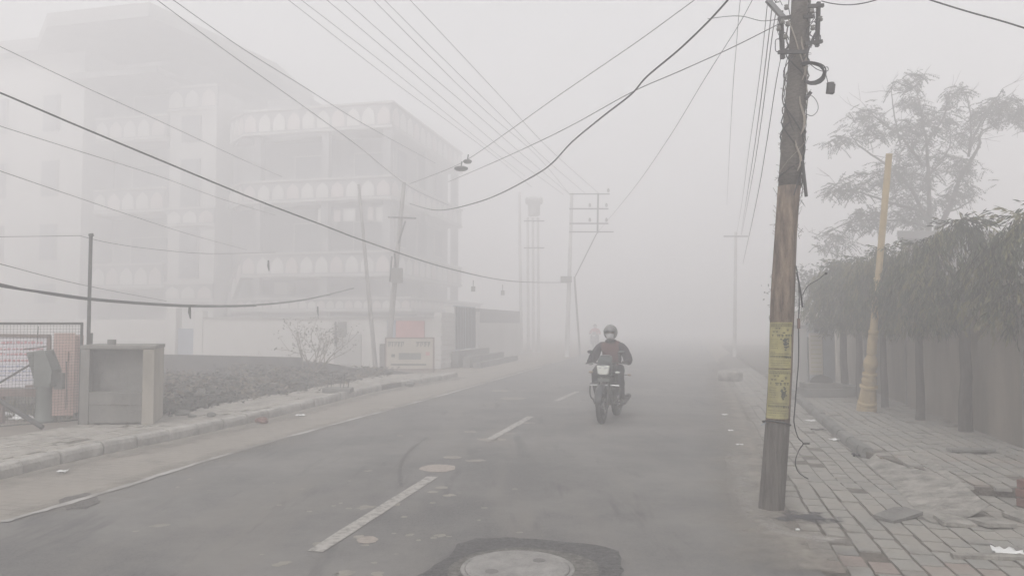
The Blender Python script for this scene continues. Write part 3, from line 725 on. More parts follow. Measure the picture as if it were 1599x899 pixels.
# left block with loggias
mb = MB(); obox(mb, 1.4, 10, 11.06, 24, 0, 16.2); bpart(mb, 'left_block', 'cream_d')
for zb in (3.4, 6.9, 10.3):
    mb = MB(); obox(mb, .1, 1.5, 11.1, 15.0, zb - .2, zb); bpart(mb, 'balcony_slab', 'cream')
    mb = MB(); arcade(mb, bp(0, 11.15), bp(0, 15.0), zb + .0, zb + .0, .95, .75); bpart(mb, 'balcony_parapet')
    mb = MB(); obox(mb, 1.28, 1.42, 11.8, 14.0, zb + .2, zb + 2.4); fr = bpart(mb, 'window', 'cream')
    mb = MB(); obox(mb, 1.24, 1.30, 11.9, 13.9, zb + .25, zb + 2.35); bpart(mb, 'pane', 'glass', fr)
mb = MB(); obox(mb, -.6, 1.38, 15.1, 24, 0, 14.4); bpart(mb, 'left_bay', 'cream')
for zb in (.9, 2.6, 4.6, 7.6, 10.7):
    for v in (16.4, 19.4):
        mb = MB(); obox(mb, -.70, -.58, v, v + (.9 if zb > 4 else 1.1), zb, zb + (1.7 if zb > 4 else .9)); fr = bpart(mb, 'window', 'cream_d')
        mb = MB(); obox(mb, -.74, -.68, v + .06, v + .84, zb + .05, zb + (1.65 if zb > 4 else .85)); bpart(mb, 'pane', 'glass', fr)
# great overhanging roof slab of the left block
roof = [bp(-3.4, 9.4), bp(4.5, 8.2), bp(10, 9.0), bp(10, 24), bp(-1.2, 24), bp(-1.2, 17.2), bp(-3.4, 14.5)]
mb = MB().prism([tuple(p.xy) for p in roof], bz(14.4), bz(15.0)); bpart(mb, 'roof', 'roofd')
mb = MB(); obox(mb, -1.6, 4, 10.4, 15.0, 12.7, 13.0); bpart(mb, 'lower_roof', 'roofd')
mb = MB(); obox(mb, 3, 8, 5.5, 7.8, 11.0, 12.6); bpart(mb, 'roof_room', 'cream_d')
# air conditioner boxes, small
mb = MB(); obox(mb, .9, 1.48, 5.3, 6.0, 3.0, 3.5); ac = bpart(mb, 'air_conditioner', 'cream')

# compound wall: front run, corner, side run with the gate
W0 = Vector((-2.55, 27.6, 0))
def wp(u, v): return W0 + U * u + V * v
def wbox(mb, u0, u1, v0, v1, z0, z1): return mb.prism([tuple(wp(u0, v0).xy), tuple(wp(u1, v0).xy), tuple(wp(u1, v1).xy), tuple(wp(u0, v1).xy)], z0, z1)
cw = thing('compound_wall', 'white compound wall with dark base in front of the arched building', 'wall')
wbox(MB(), -.0, .25, -.0, 9.9, 0, 1.82).build('front_panel', 'wall_w', cw)
wbox(MB(), -.05, .30, -.05, 9.9, 1.82, 1.90).build('coping', 'cream', cw)
wbox(MB(), -.05, .3, 9.9, 10.3, 0, 2.15).build('pillar', 'wall_w', cw)
wbox(MB(), -.05, .3, 11.1, 11.5, 0, 2.25).build('pillar', 'wall_w', cw)
wbox(MB(), .05, .25, 11.5, 22, 0, 1.82).build('front_panel', 'wall_w', cw)
wbox(MB(), .1, .18, 10.3, 11.1, 0.1, 1.45).build('small_door', 'blue', cw)['label'] = 'pale blue door between two wall pillars'
mb = MB()
for i in range(12): wbox(mb, -.3, 1.3, -.06 - .02 * (i % 2), .2, .02 + i * .17, .02 + i * .17 + .155)
mb.build('ribbed_corner', 'wall_w', cw)
wbox(MB(), 1.3, 1.45, -.05, .3, 0, 2.3).build('gate_pillar', 'wall_w', cw)
wbox(MB(), 4.6, 4.9, -.05, .3, 0, 2.15).build('gate_pillar', 'wall_w', cw)
wbox(MB(), 5.1, 13.2, 0, .25, 0, 1.68).build('side_panel', 'wall_w', cw)
wbox(MB(), 5.1, 13.2, .05, 1.6, 1.68, 2.3).build('upper_panel', 'cream_d', cw)
gt = thing('metal_gate', 'blue grey double gate above low steps in the compound wall', 'gate')
for u0, u1 in ((1.5, 3.0), (3.05, 4.55)):
    lf = wbox(MB(), u0, u1, .04, .08, .62, 2.35).build('gate_leaf', 'blue', gt)
    mb = MB()
    for i in range(7): wbox(mb, u0 + .08 + i * .21, u0 + .12 + i * .21, -.0, .035, .66, 2.3)
    mb.build('bars', 'steel', lf)
st = thing('gate_steps', 'grey steps leading up to the blue grey gate', 'steps')
for i, (a, b2, z) in enumerate(((.9, 5.4, .60), (.9, 6.2, .40), (.8, 7.0, .20))):
    wbox(MB(), a, b2, -.35 - .45 * i, -.06 - .45 * i + (.02 if i == 0 else 0), 0, z).build('step', 'conc_d', st)
# arched niche (broken window) and red notice on the wall
pat = wbox(MB(), -.055, -.012, 3.15, 4.25, .1, 1.25).build('wall_patch', 'cream'); pat['kind'] = 'structure'  # thin slab on the wall face, darker than its paint
nb = thing('notice_board', 'red notice board with grey side panel fixed to the white wall', 'notice board')
wbox(MB(), -.12, -.07, .65, 1.75, 1.0, 1.75).build('red_panel', 'redsign', nb)
wbox(MB(), -.11, -.06, 1.77, 2.1, 1.0, 1.78).build('grey_panel', 'blue', nb)
ha = thing('wall_hatch', 'dark shuttered hatch hanging open on the white compound wall', 'hatch')
wbox(MB(), -.09, -.03, 3.75, 4.1, 1.15, 1.72).build('shutter', 'conc_d', ha)
wbox(MB(), -.13, -.10, 4.12, 4.2, .8, 1.72).build('frame_post', 'steel', ha)
# low dark wall in front of the compound, plus the weedy plot
lwz = thing('low_wall', 'low dark brick wall with a flat top behind the weedy plot', 'wall')
a = D(240, 553, 21.5); b = D(470, 558, 22.3); b2 = D(560, 569, 22.6)
mb = MB(); tp = [a, a.lerp(b, .5), b, D(510, 561, 22.4), b2]
for i in range(len(tp) - 1):
    p, q = tp[i], tp[i + 1]; mb.add([Vector((r.x, r.y + o_, z)) for r in (p, q) for o_, z in ((0, 0), (.22, 0), (.22, r.z - .12 * (i > 1)), (0, r.z - .12 * (i > 1)))], [(0, 4, 7, 3), (3, 7, 6, 2), (2, 6, 5, 1), (0, 3, 2, 1), (4, 5, 6, 7)])
mb.build('brickwork', 'wall_dk', lwz)
c0 = D(262, 553, 21.5)
def in_plot():
    while True:
        y = random.uniform(13.0, 24.5)
        # left bound: behind the concrete box; right bound: pavement edge
        xl = -13; xr = -5.6 + (y - 13.0) * .22
        x = random.uniform(xl, xr)
        px = 799.5 + FPX * x / y
        if 225 < px < 610: return x, y, xr
mb = MB(); ms = MB()
for i in range(3400):
    x, y, xr = in_plot()
    edge = min(1, (xr - x) / .8); nz = noise.noise(Vector((x * .7, y * .5, 3))); hh = (.14 + .26 * edge) * max(.3, 1 + 1.6 * nz) * random.uniform(.45, 1.1)
    hh = min(hh, .30) if 799.5 + FPX * x / y > 530 else min(hh, .52)
    for k in range(5):
        an = random.uniform(0, 6.28); l = random.uniform(.07, .17); zc = hh * random.uniform(.15, 1); cx, cy = x + random.gauss(0, .13), y + random.gauss(0, .13)
        d = Vector((math.cos(an), math.sin(an), random.uniform(-.4, .8))).normalized() * l; s_ = d.cross(Vector((random.gauss(0, 1), random.gauss(0, 1), random.gauss(0, 1)))).normalized() * l * .38
        p = Vector((cx, cy, zc)); mb.use('weed' if noise.noise(Vector((x * 1.3, y * 1.3, 9))) + random.gauss(0, .15) < .12 else 'weedb')
        mb.add([p - d * .5, p + s_ * .5, p + d * .5, p - s_ * .5], [(0, 1, 2, 3)])
    if i % 19 == 0:
        mb.use('weedb'); mb.tube([(x, y, 0), (x + random.gauss(0, .05), y, hh * .6), (x + random.gauss(0, .1), y + random.gauss(0, .1), hh * 1.5)], [.006, .005, .002], 4, False)
o = mb.build('weeds', 'weed'); o['kind'] = 'stuff'
# dark earth bank below weeds
bank = MB(); nx, ny = 26, 16; vs = []
for j in range(ny + 1):
    y = 13.4 + j * .7
    for i in range(nx + 1):
        xr = -5.55 + (y - 13.0) * .22; x = xr - i * .45
        e = min(1, i / 3) ; vs.append((x, y, .02 + e * (.20 + .14 * noise.noise(Vector((x * .9, y * .9, 1))))))
bank.add(vs, [(j * (nx + 1) + i, j * (nx + 1) + i + 1, (j + 1) * (nx + 1) + i + 1, (j + 1) * (nx + 1) + i) for j in range(ny) for i in range(nx)])
struct(bank.build('earth_bank', 'weed', smooth=True))
# sapling bush
def leafcloud(mb, centers, r, per, ls, mats, droop=0.0, aspect=.4):
    for c in centers:
        c = Vector(c)
        for k in range(per):
            p = c + Vector((random.gauss(0, r), random.gauss(0, r), random.gauss(0, r * .7)))
            d = Vector((random.gauss(0, 1), random.gauss(0, 1), random.gauss(0, .6) - droop)).normalized() * ls * random.uniform(.6, 1.3)
            s_ = d.cross(Vector((random.gauss(0, 1), random.gauss(0, 1), random.gauss(0, 1)))).normalized() * d.length * aspect
            mb.use(random.choice(mats)); mb.add([p, p + d * .4 + s_ * .5, p + d, p + d * .4 - s_ * .5], [(0, 1, 2, 3)])
def branchy(mb, p, d, L, r, depth, tips, spread=.55, up=.15, nseg=3, kids=(2, 3)):
    pts = [p]; q = p.copy(); dd = d.copy()
    for i in range(nseg):
        dd = (dd + Vector((random.gauss(0, .12), random.gauss(0, .12), random.gauss(0, .08) + up * .3))).normalized(); q = q + dd * L / nseg; pts.append(q.copy())
    mb.tube(pts, [r * (1 - .45 * i / nseg) for i in range(nseg + 1)], 6 if r > .03 else 4, False)
    if depth <= 0: tips.append(q); return
    if depth <= 1: tips.append(pts[nseg // 2 + 1])
    for k in range(random.randint(*kids)):
        nd = (dd + Vector((random.gauss(0, spread), random.gauss(0, spread), random.gauss(0, spread * .6) + up))).normalized()
        branchy(mb, q if random.random() < .7 else pts[-2], nd, L * random.uniform(.62, .85), r * .55, depth - 1, tips, spread, up, nseg, kids)
c = G(498, 572, .1); c = D(500, 565, 23.0)
bs = thing('bush', 'sparse pale bush growing above the low dark wall', 'bush', (c.x, 22.0, .1)); bs.scale = (1.2, 1.2, 1.12)
t_ = MB(); tips = []
for k in range(9): branchy(t_, Vector((random.gauss(0, .12), random.gauss(0, .12), 0)), Vector((random.gauss(0, .42), random.gauss(0, .3), 1)).normalized(), .68, .018, 2, tips, .5, .12)
t_.build('stems', 'weedb', bs)
l_ = MB(); leafcloud(l_, tips, .08, 8, .065, ['leafb', 'leafb', 'weed']); l_.build('foliage', 'leafb', bs)

# ================================================================== LEFT: concrete box, fence, banner
cb = thing('concrete_bin', 'grey concrete box with recessed front standing on the left pavement', 'concrete box')
f0 = G(128, 657, PZ); f1 = G(237, 663, PZ); bk1 = G(256, 648, PZ)
f0 = Vector((-671.5 / 1180 * (f1.y + .02), f1.y + .02, PZ)); dx = (f1 - f0).normalized(); dy = Vector((-.36, 1.15, 0)).normalized(); Wb = (f1 - f0).length; Db = 1.05; Hb = 1.22
# local frame box helper
def cbx(mb, x0, x1, y0, y1, z0, z1):
    ps = [f0 + dx * x + dy * y - Vector((0, 0, 0)) for x, y in ((x0, y0), (x1, y0), (x1, y1), (x0, y1))]
    return mb.prism([(p.x, p.y) for p in ps], z0, z1)
cbx(MB(), 0, .14, 0, Db, PZ, PZ + Hb - .08).build('side_wall', 'cement', cb, bevel=.012)
cbx(MB(), Wb - .16, Wb + .02, 0, Db, PZ, PZ + Hb - .08).build('side_wall', 'conc_w', cb, bevel=.012)  # lit side of the box: brightness put into a paler material
cbx(MB(), .14, Wb - .16, .24, .34, PZ, PZ + Hb - .08).build('back_panel', 'conc_d', cb)  # shade of the recess put into a darker concrete
cbx(MB(), .14, Wb - .16, .02, .24, PZ + .02, PZ + .30).build('front_sill', 'cement', cb, bevel=.01)
cbx(MB(), .14, Wb - .16, .005, .24, PZ + .30, PZ + .49).build('front_step', 'cement', cb, bevel=.01)
cbx(MB(), -.01, Wb + .03, -.012, Db + .03, PZ + Hb - .078, PZ + Hb - .02).build('top_slab', 'cement', cb, bevel=.012)
cbx(MB(), .34, .46, .3, .42, PZ + Hb - .02, PZ + Hb + .06).build('loose_brick', 'conc_d', bevel=.006)
o = bpy.data.objects['loose_brick']; tag(o, 'single small brick left on top of the concrete box', 'brick')

fz = PZ - .04
FA = Vector((-9.4, 11.0, 0)); FB = Vector((-7.06, 12.35, 0))
FA = Vector((D(-160, 505, 10.6).x, 10.6, 0)); FB = Vector((D(128, 505, 12.3).x, 12.3, 0))
fdir = (FB - FA).normalized(); FL = (FB - FA).length
fn = thing('mesh_fence', 'wire mesh fence panel with steel top rail at the left margin of the photo', 'fence')
zt = 1.65
MB().tube([FA + Vector((0, 0, zt)), FB + Vector((0, 0, zt))], .020, 8).build('top_rail', 'steel', fn)
MB().tube([FA + Vector((0, 0, .1)), FB + Vector((0, 0, .1))], .010, 6).build('bottom_rail', 'steel', fn)
for s_ in (0.0, FL): MB().tube([FA + fdir * s_ + Vector((0, 0, .0)), FA + fdir * s_ + Vector((0, 0, zt + .02))], .022 if s_ == FL else .012, 8).build('post', 'steel', fn)
mb = MB(); n_ = int(FL / .045)
for i in range(n_ + 1):
    p = FA + fdir * (FL * i / n_); mb.tube([p + Vector((0, 0, .1)), p + Vector((random.gauss(0, .002), 0, .9)), p + Vector((0, 0, zt))], .0022, 3, False)
for i in range(36):
    z = .1 + i * (zt - .1) / 35; mb.tube([FA + Vector((0, 0, z)), FB + Vector((0, 0, z))], .0022, 3, False)
mb.build('wire_mesh', 'steel', fn)
pl = FB + Vector((.05, .12, 0))
pz_top = D(125, 368, pl.y).z
po = thing('steel_post', 'thin tall steel post carrying wires beside the mesh fence', 'post', (pl.x, pl.y, 0))
MB().tube([(0, 0, 0), (-.01, 0, pz_top)], .028, 10).build('shaft', 'steel', po)
MB().tube([(0, 0, pz_top - .01), (-.01, 0, pz_top + .03)], .04, 10).build('cap', 'steel', po)
MB().box((0.045, -.03, 1.32), (.05, .05, .35)).build('bracket', 'steel', po)
MB().box((0.03, -.03, .75), (.07, .06, .12)).build('bracket', 'steel', po)
# salmon pillar with a flared foot
oc = D(104, 600, 12.9)
op = thing('salmon_pillar', 'salmon red plastered pillar with a curved foot behind the mesh fence', 'pillar', (oc.x, oc.y, PZ))
prof = [(-.11, 1.34), (.19, 1.34), (.19, .02), (-.25, .02), (-.25, .28), (-.21, .36), (-.16, .42), (-.125, .52)]
mb = MB(); m = len(prof); vs = [Vector((x, -.16, z)) for x, z in prof] + [Vector((x, .16, z)) for x, z in prof]
mb.add(vs, [list(range(m)), list(range(m, 2 * m))] + [(i, (i + 1) % m, m + (i + 1) % m, m + i) for i in range(m)])
mb.build('plaster_body', 'orange', op, bevel=.03)
MB().box((.09, -.18, .98), (.06, .04, .16)).build('switch_box', 'orange', op)
MB().tube([(.09, -.18, .90), (.10, -.175, .7), (.10, -.175, .1)], .007, 6).build('conduit', 'steel', op)
# green grey hand pump like pedestal with tilted head
hc = D(68, 640, 11.95)
hp = thing('tilted_pedestal', 'grey green metal pedestal with a tilted head in front of the banner', 'pedestal', (hc.x, hc.y, PZ))
MB().lathe([(.15, 0), (.15, .04), (.115, .06), (.108, .5), (.12, .55)], n=16).build('column', 'greyg', hp, smooth=True)
MB().box((.02, 0, .60), (.26, .22, .13)).build('neck', 'greyg', hp, bevel=.015)
MB().box((.17, .12, .62), (.13, .1, .26)).build('side_box', 'conc_d', hp, bevel=.01)
mb = MB(); vs = [Vector((x, y, z)) for y in (-.13, .13) for x, z in ((-.19, 1.06), (.04, 1.10), (.17, .80), (.16, .62), (-.07, .66))]
mb.add(vs, [(0, 1, 2, 3, 4), (9, 8, 7, 6, 5)] + [(i, (i + 1) % 5, 5 + (i + 1) % 5, 5 + i) for i in range(5)])
mb.build('tilted_head', 'greyg', hp, bevel=.02)
# leaning steel pipe
a = G(66, 670, PZ); b = D(-25, 610, 11.3)
tag(MB().tube([a + Vector((0, 0, .03)), b], .035, 10).build('steel_pipe', 'steel'), 'thick dark pipe slanting down to the foot of the grey pedestal', 'pipe')
a = D(52, 566, 12.0); b = D(-25, 612, 11.8)
tag(MB().tube([a, b], .017, 8).build('steel_brace', 'steel'), 'thin dark bar rising to the tilted head in front of the banner', 'bar')
tag(MB().tube([D(37, 545, 12.1), D(72, 541, 12.2)], .010, 6).build('thin_rod', 'steel'), 'short thin rod lying across the upper edge of the banner', 'rod')
tag(MB().tube([D(58, 535, 12.2), D(60, 509, 12.25)], .007, 6).build('thin_rod', 'steel'), 'short upright rod hanging from the fence rail above the banner', 'rod')
# banner in a frame
bn = thing('framed_banner', 'white banner of faded red and blue lines in a brown frame behind the fence', 'banner')
BY = 12.7
q0 = D(-60, 604, BY); q1 = D(74, 605, BY); t0 = D(-60, 525, BY); t1 = D(74, 526, BY)
MB().add([q0, q1, t1, t0, q0 + Vector((0, .02, 0)), q1 + Vector((0, .02, 0)), t1 + Vector((0, .02, 0)), t0 + Vector((0, .02, 0))], [(0, 1, 2, 3), (7, 6, 5, 4), (0, 4, 5, 1), (3, 2, 6, 7), (0, 3, 7, 4), (1, 5, 6, 2)]).build('sheet', 'banner', bn)
MB().beam(t0 + Vector((0, 0, .02)), t1 + Vector((0.04, 0, .02)), .05, .05).build('frame', 'rust', bn)
MB().beam(t1 + Vector((.03, 0, .03)), q1 + Vector((.03, 0, -.02)), .05, .05).build('frame', 'rust', bn)
mb = MB()
for row, (py, hh, mt) in enumerate(((535, 6, 'red_ink'), (545, 4, 'red_ink'), (553, 5, 'red_ink'), (563, 5, 'red_ink'), (572, 4, 'blue_ink'), (579, 4, 'blue_ink'), (586, 3, 'blue_ink'), (593, 3, 'blue_ink'))):
    mb.use(mt); x = -56
    while x < 66:
        wd = random.uniform(2, 7)
        g0 = D(x, py + hh / 2, BY); g1 = D(min(x + wd, 68), py - hh / 2 + random.uniform(-.5, 1), BY)
        cx, cz = (g0.x + g1.x) / 2, (g0.z + g1.z) / 2
        mb.box((cx, BY - .004, cz), (g1.x - g0.x, .003, (g1.z - g0.z) * .30))
        mb.box((cx, BY - .0045, cz + (g1.z - g0.z) * .28), (g1.x - g0.x, .003, (g1.z - g0.z) * .16))
        mb.box((cx + random.uniform(-.3, .3) * (g1.x - g0.x), BY - .005, cz), ((g1.x - g0.x) * .22, .003, (g1.z - g0.z) * .9))
        x += wd + random.uniform(.6, 2.5)
mb.build('lettering', 'red_ink', bn)
rail = thing('wooden_rail', 'brown wooden rail on short posts below the banner', 'rail')
a = D(-60, 612, 12.6); b = D(60, 613, 12.6)
MB().beam(a, b, .07, .12).build('rail_board', 'rust', rail)
MB().beam((b.x - .6, 12.6, 0), (b.x - .6, 12.6, b.z - .06), .07, .07, Vector((0, 1, 0))).build('rail_post', 'rust', rail)
MB().beam(D(40, 603, 12.55), D(62, 602, 12.55), .04, .04).build('rail_board', 'rust', rail)
# dry grass behind and litter heap
gmb = MB()
for i in range(1500):
    x, y = random.uniform(-11.5, -7.7), random.uniform(12.9, 15)
    h = random.uniform(.12, .42); p = Vector((x, y, 0)); a_ = random.uniform(0, 6.28); s_ = Vector((math.cos(a_), math.sin(a_), 0)) * .015
    gmb.use('leaf2' if random.random() < .6 else 'leafb'); gmb.add([p - s_, p + s_, p + Vector((random.gauss(0, .08), random.gauss(0, .08), h))], [(0, 1, 2)])
o = gmb.build('grass', 'leaf2'); o['kind'] = 'stuff'
for i, (px, py, lb) in enumerate(((12, 650, 'crumpled white plastic lying behind the fence, left piece'), (34, 656, 'crumpled white plastic lying behind the fence, right piece'))):
    c = G(px, py, .06); litter((px, py), .06, (.32, .2, .12), lb, name='plastic_sheet')

# hoarding on legs
sY = 1947 / (581 - 505)
hb = thing('signboard', 'wide faded signboard on legs with a header line of dark letters', 'signboard')
sL = D(602, 583, sY); sR = D(677, 583, sY); zT = D(640, 528, sY).z; zB = D(640, 576, sY).z
for q in (sL, sR): MB().box((q.x, sY, (zT + .03) / 2), (.05, .05, zT + .03)).build('leg', 'rust', hb)
MB().box(((sL.x + sR.x) / 2, sY, (zT + zB) / 2), (sR.x - sL.x - .05, .03, zT - zB)).build('sheet', 'signbg', hb)
MB().box(((sL.x + sR.x) / 2, sY, zT + .01), (sR.x - sL.x - .05, .05, .04)).build('frame_bar', 'rust', hb)
MB().box(((sL.x + sR.x) / 2, sY, zB - .01), (sR.x - sL.x - .05, .05, .04)).build('frame_bar', 'rust', hb)
mb = MB().use('ink'); x = 606
while x < 672:
    wd = random.uniform(3, 5.5); g0 = D(x, 541, sY); g1 = D(x + wd, 534, sY)
    if not 630 < x < 645:
        mb.box(((g0.x + g1.x) / 2, sY - .018, g1.z), (g1.x - g0.x + .01, .004, .03))
        mb.box((g0.x + .03, sY - .018, (g0.z + g1.z) / 2), (.03, .004, g1.z - g0.z))
        mb.box((g1.x - .03, sY - .0182, (g0.z + g1.z) / 2 + .02), (.025, .004, (g1.z - g0.z) * .6))
    x += wd + .8
mb.use('greyg').box((D(640, 556, sY).x, sY - .0175, D(640, 556, sY).z), (.75, .003, .22))
mb.use('redsign').box((D(668, 552, sY).x, sY - .0185, D(668, 552, sY).z), (.14, .003, .12))
mb.use('ink').box((D(614, 555, sY).x, sY - .0178, D(614, 555, sY).z), (.12, .003, .1))
mb.box((D(638, 569, sY).x, sY - .0178, D(638, 569, sY).z), (1.2, .003, .05))
mb.build('lettering', 'ink', hb)
pc = D(597, 560, sY + .5)
tag(MB().box((pc.x, sY + .5, .48), (.17, .2, .96)).build('stone_pillar', 'conc_d', bevel=.02), 'short dark pillar just left of the faded signboard', 'pillar')

# ================================================================== UTILITY POLES
# near wooden pole, leaning
PB = G(1205, 795); PT = D(1252, -40, 6.85)
ax = (PT - PB)
mp_ = thing('wooden_utility_pole', 'leaning wooden utility pole with yellow posters, tangled wires and a grey foot', 'utility pole', tuple(PB))
def pp(px, py):
    """point on the pole axis at picture height py (survey), in pole-local coordinates"""
    zt_ = D(px, py, 6.75).z; return ax * (zt_ / PT.z)
def pole_seg(z0, z1, r0, r1, n=14, rough=.01, seed=0, steps=10):
    mb = MB(); vs = []; k = steps
    for i in range(k + 1):
        f = i / k; z = z0 + (z1 - z0) * f; c = ax * (z / PT.z); r = r0 + (r1 - r0) * f
        c = c + Vector((.012 * math.sin(z * 1.9), 0, 0))
        for j in range(n):
            a = 2 * math.pi * j / n; q = r * (1 + rough * 8 * noise.noise(Vector((math.cos(a) * 1.5, math.sin(a) * 1.5, z * 1.3 + seed))))
            q *= (1 + .06 * math.cos(4 * a))
            vs.append(c + Vector((q * math.cos(a), q * math.sin(a), 0)))
    fs = [(i * n + j, i * n + (j + 1) % n, (i + 1) * n + (j + 1) % n, (i + 1) * n + j) for i in range(k) for j in range(n)] + [list(range(n))[::-1], list(range(k * n, (k + 1) * n))]
    mb.add(vs, fs); return mb
z_ring = D(1210, 660, 6.75).z; z_mid = D(1230, 290, 6.8).z
pole_seg(-.1, z_ring, .112, .104, steps=8).build('pole_foot', 'wood_g', mp_, smooth=True)
pole_seg(z_ring, z_mid, .104, .098, rough=.014).build('pole_shaft', 'wood', mp_, smooth=True)
pole_seg(z_mid, PT.z, .096, .083, rough=.012, seed=5).build('pole_top', 'wrap', mp_, smooth=True)
# sunk collar at the foot
def ax_at(z): return ax * (z / PT.z)
mb = MB()
def ringpts(z, r, n=20, tilt=0.0, ph=0):
    c = ax_at(z); return [c + Vector((r * math.cos(a), r * math.sin(a), tilt * math.cos(a + ph))) for a in [2 * math.pi * i / n for i in range(n + 1)]]
MB().tube(ringpts(z_ring - .01, .118, tilt=.03, ph=2.3), .007, 6).build('wire_ring', 'steel', mp_)
MB().tube([ax_at(z_ring) + Vector((-.115, -.05, 0)), ax_at(z_ring) + Vector((-.16, -.06, -.02))], .005, 5).build('wire_end', 'blue', mp_)
# wrapped mess above: helical strands and bits
for k in range(26):
    z0 = random.uniform(z_mid - .12, PT.z - .8); ln = random.uniform(.25, .9); a0 = random.uniform(0, 6.28); tw_ = random.uniform(-7, 7)
    pts = [ax_at(z0 + ln * t / 14) + Vector(((.102 + random.uniform(-.004, .012)) * math.cos(a0 + tw_ * t / 14), (.102 + random.uniform(-.004, .012)) * math.sin(a0 + tw_ * t / 14), 0)) for t in range(15)]
    MB().tube(pts, random.choice([.003, .004, .006]), 5, False).build('strand', random.choice(['wrap', 'cable', 'rope', 'wrap']), mp_)
# whiskers of bark / twine sticking out
mb = MB()
for k in range(150):
    z0 = random.uniform(z_mid - .5, PT.z - .5); a = random.choice([random.gauss(0, .5), random.gauss(math.pi, .5)]); c = ax_at(z0)
    p = c + Vector((.095 * math.cos(a), .095 * math.sin(a), 0)); q = p + Vector((math.cos(a) * random.uniform(.01, .05), random.gauss(0, .02), random.gauss(0, .04)))
    mb.tube([p, q], .0018, 3, False)
mb.build('frayed_twine', 'wrap', mp_)['kind'] = 'stuff'
# pale cloth strips tied on the shaft
for z0, dz, x0 in ((z_mid + .12, .28, .02), (z_mid + .45, .35, .035), (z_mid + .95, .4, .02)):
    pts = [ax_at(z0 + dz * t / 6) + Vector((x0 + .03 * math.sin(t * .8), -.106, 0)) for t in range(7)]
    MB().tube(pts, [.004, .009, .012, .011, .010, .008, .004], 6).build('cloth_strip', 'rope', mp_)
# steel brackets and insulator bars near the top
def LP(px, py, Y): return D(px, py, Y) - PB
YP = 6.78
for (a_, b_, wd, hd) in (((1222, 92), (1219, 18), .035, .035), ((1276, 73), (1278, 4), .030, .035)):
    MB().beam(LP(*a_, YP - .05), LP(*b_, YP - .05), wd, hd, Vector((0, 1, 0))).build('bracket_bar', 'steel', mp_)
for (a_, b_) in (((1215, 82), (1262, 81)), ((1258, 68), (1284, 65)), ((1215, 30), (1235, 27)), ((1255, 27), (1270, 26)), ((1262, 10), (1286, 9))):
    MB().beam(LP(*a_, YP - .12), LP(*b_, YP - .12), .03, .028).build('cross_bracket', 'steel', mp_)
MB().beam(LP(1198, 0, YP - .1), LP(1224, 29, YP - .1), .04, .04).build('diagonal_stay', 'galv', mp_)
for (px, py) in ((1216, 45), (1222, 34), (1230, 38), (1269, 44), (1268, 18), (1281, 30), (1228, 12), (1226, 58)):
    MB().lathe([(.0, -.02), (.018, -.018), (.022, 0), (.014, .008), (.02, .02), (.0, .024)], o=tuple(LP(px, py, YP - .13)), n=10).build('insulator', 'conc_d', mp_, smooth=True)
for k in range(16):
    s_ = random.choice([-1, 1]); cx = 1244 + s_ * random.uniform(16, 34); cy = random.uniform(-6, 75)
    c = LP(cx, cy, YP - random.uniform(.02, .16)); r = random.uniform(.012, .05)
    pts = catmull([c + Vector((r * math.cos(t) * random.uniform(.6, 1.3), random.gauss(0, .012), r * 1.6 * math.sin(t))) for t in [i * 1.05 for i in range(random.randint(4, 8))]], 3)
    MB().tube(pts, random.choice([.0025, .004]), 5, False).build('loose_wire', 'cable', mp_)
for (pts, r) in (([(1274, 50), (1268, 62), (1262, 80), (1256, 92)], .007), ([(1280, 30), (1275, 50), (1270, 62), (1266, 75)], .004), ([(1219, 60), (1214, 48), (1218, 30)], .003)):
    MB().tube(catmull([LP(x, y, YP - .13) for x, y in pts], 5), r, 6).build('loose_wire', 'cable', mp_)
# coil hanging to the right, plus junction box on a lead
coil = thing('wire_coil', 'coil of black cable hung on the right of the wooden pole', 'cable coil')
for k in range(7):
    cc = D(1268, 114, 6.66 - k * .006) ; rr = .088 + .010 * k / 3; ph = random.uniform(-.3, .3); n = 30
    pts = [cc + Vector((rr * 1.15 * math.cos(t) + .012 * math.sin(2 * t + k), .02 * math.sin(t + ph), (rr + .006 * math.cos(3 * t + k)) * math.sin(t))) for t in [-2.2 + 4.5 * i / n for i in range(n + 1)]]
    MB().tube(pts, .0065, 6).build('loop', 'cable', coil)
MB().tube(catmull([D(*p, 6.62) for p in [(1262, 98), (1275, 108), (1287, 112), (1293, 110), (1292, 105), (1286, 107), (1289, 115), (1293, 130)]], 5), .0035, 5).build('lead', 'cable', coil)
jb = thing('junction_box', 'small dark box dangling from a wire right of the pole top', 'junction box')
c = D(1297, 139, 6.62)
MB().box(tuple(c), (.062, .05, .085), rot=Euler((0, .12, 0)).to_matrix()).build('case', 'steel', jb, bevel=.005)
MB().lathe([(.0, .0), (.033, 0), (.033, .012), (0, .013)], o=(c.x, c.y, c.z + .042), n=12).build('lid', 'steel', jb)
lp = thing('cable_loop', 'thin loop of wire below the coil on the wooden pole', 'cable')
MB().tube(catmull([D(*p, 6.65) for p in [(1258, 150), (1268, 150), (1276, 160), (1277, 172), (1268, 181), (1257, 177)]], 6), .0035, 5).build('loop', 'galv', lp)
MB().beam(D(1258, 155, 6.66), D(1266, 144, 6.66), .02, .03).build('clip', 'steel', lp)
rod = tag(MB().beam(D(1253, 252, 6.70), D(1259, 307, 6.70), .022, .022, Vector((0, 1, 0))).build('hanging_rod', 'steel'), 'short black rod hanging beside the middle of the wooden pole', 'rod')
for k, (pts, r) in enumerate((([(1212, 366), (1207, 358), (1209, 352), (1212, 362)], .005), ([(1216, 398), (1198, 408)], .003), ([(1252, 300), (1262, 330)], .002), ([(1205, 478), (1202, 484), (1204, 496)], .006))):
    MB().tube([D(x, y, 6.72) for x, y in pts], r, 5).build('twig', 'wood_g', mp_)
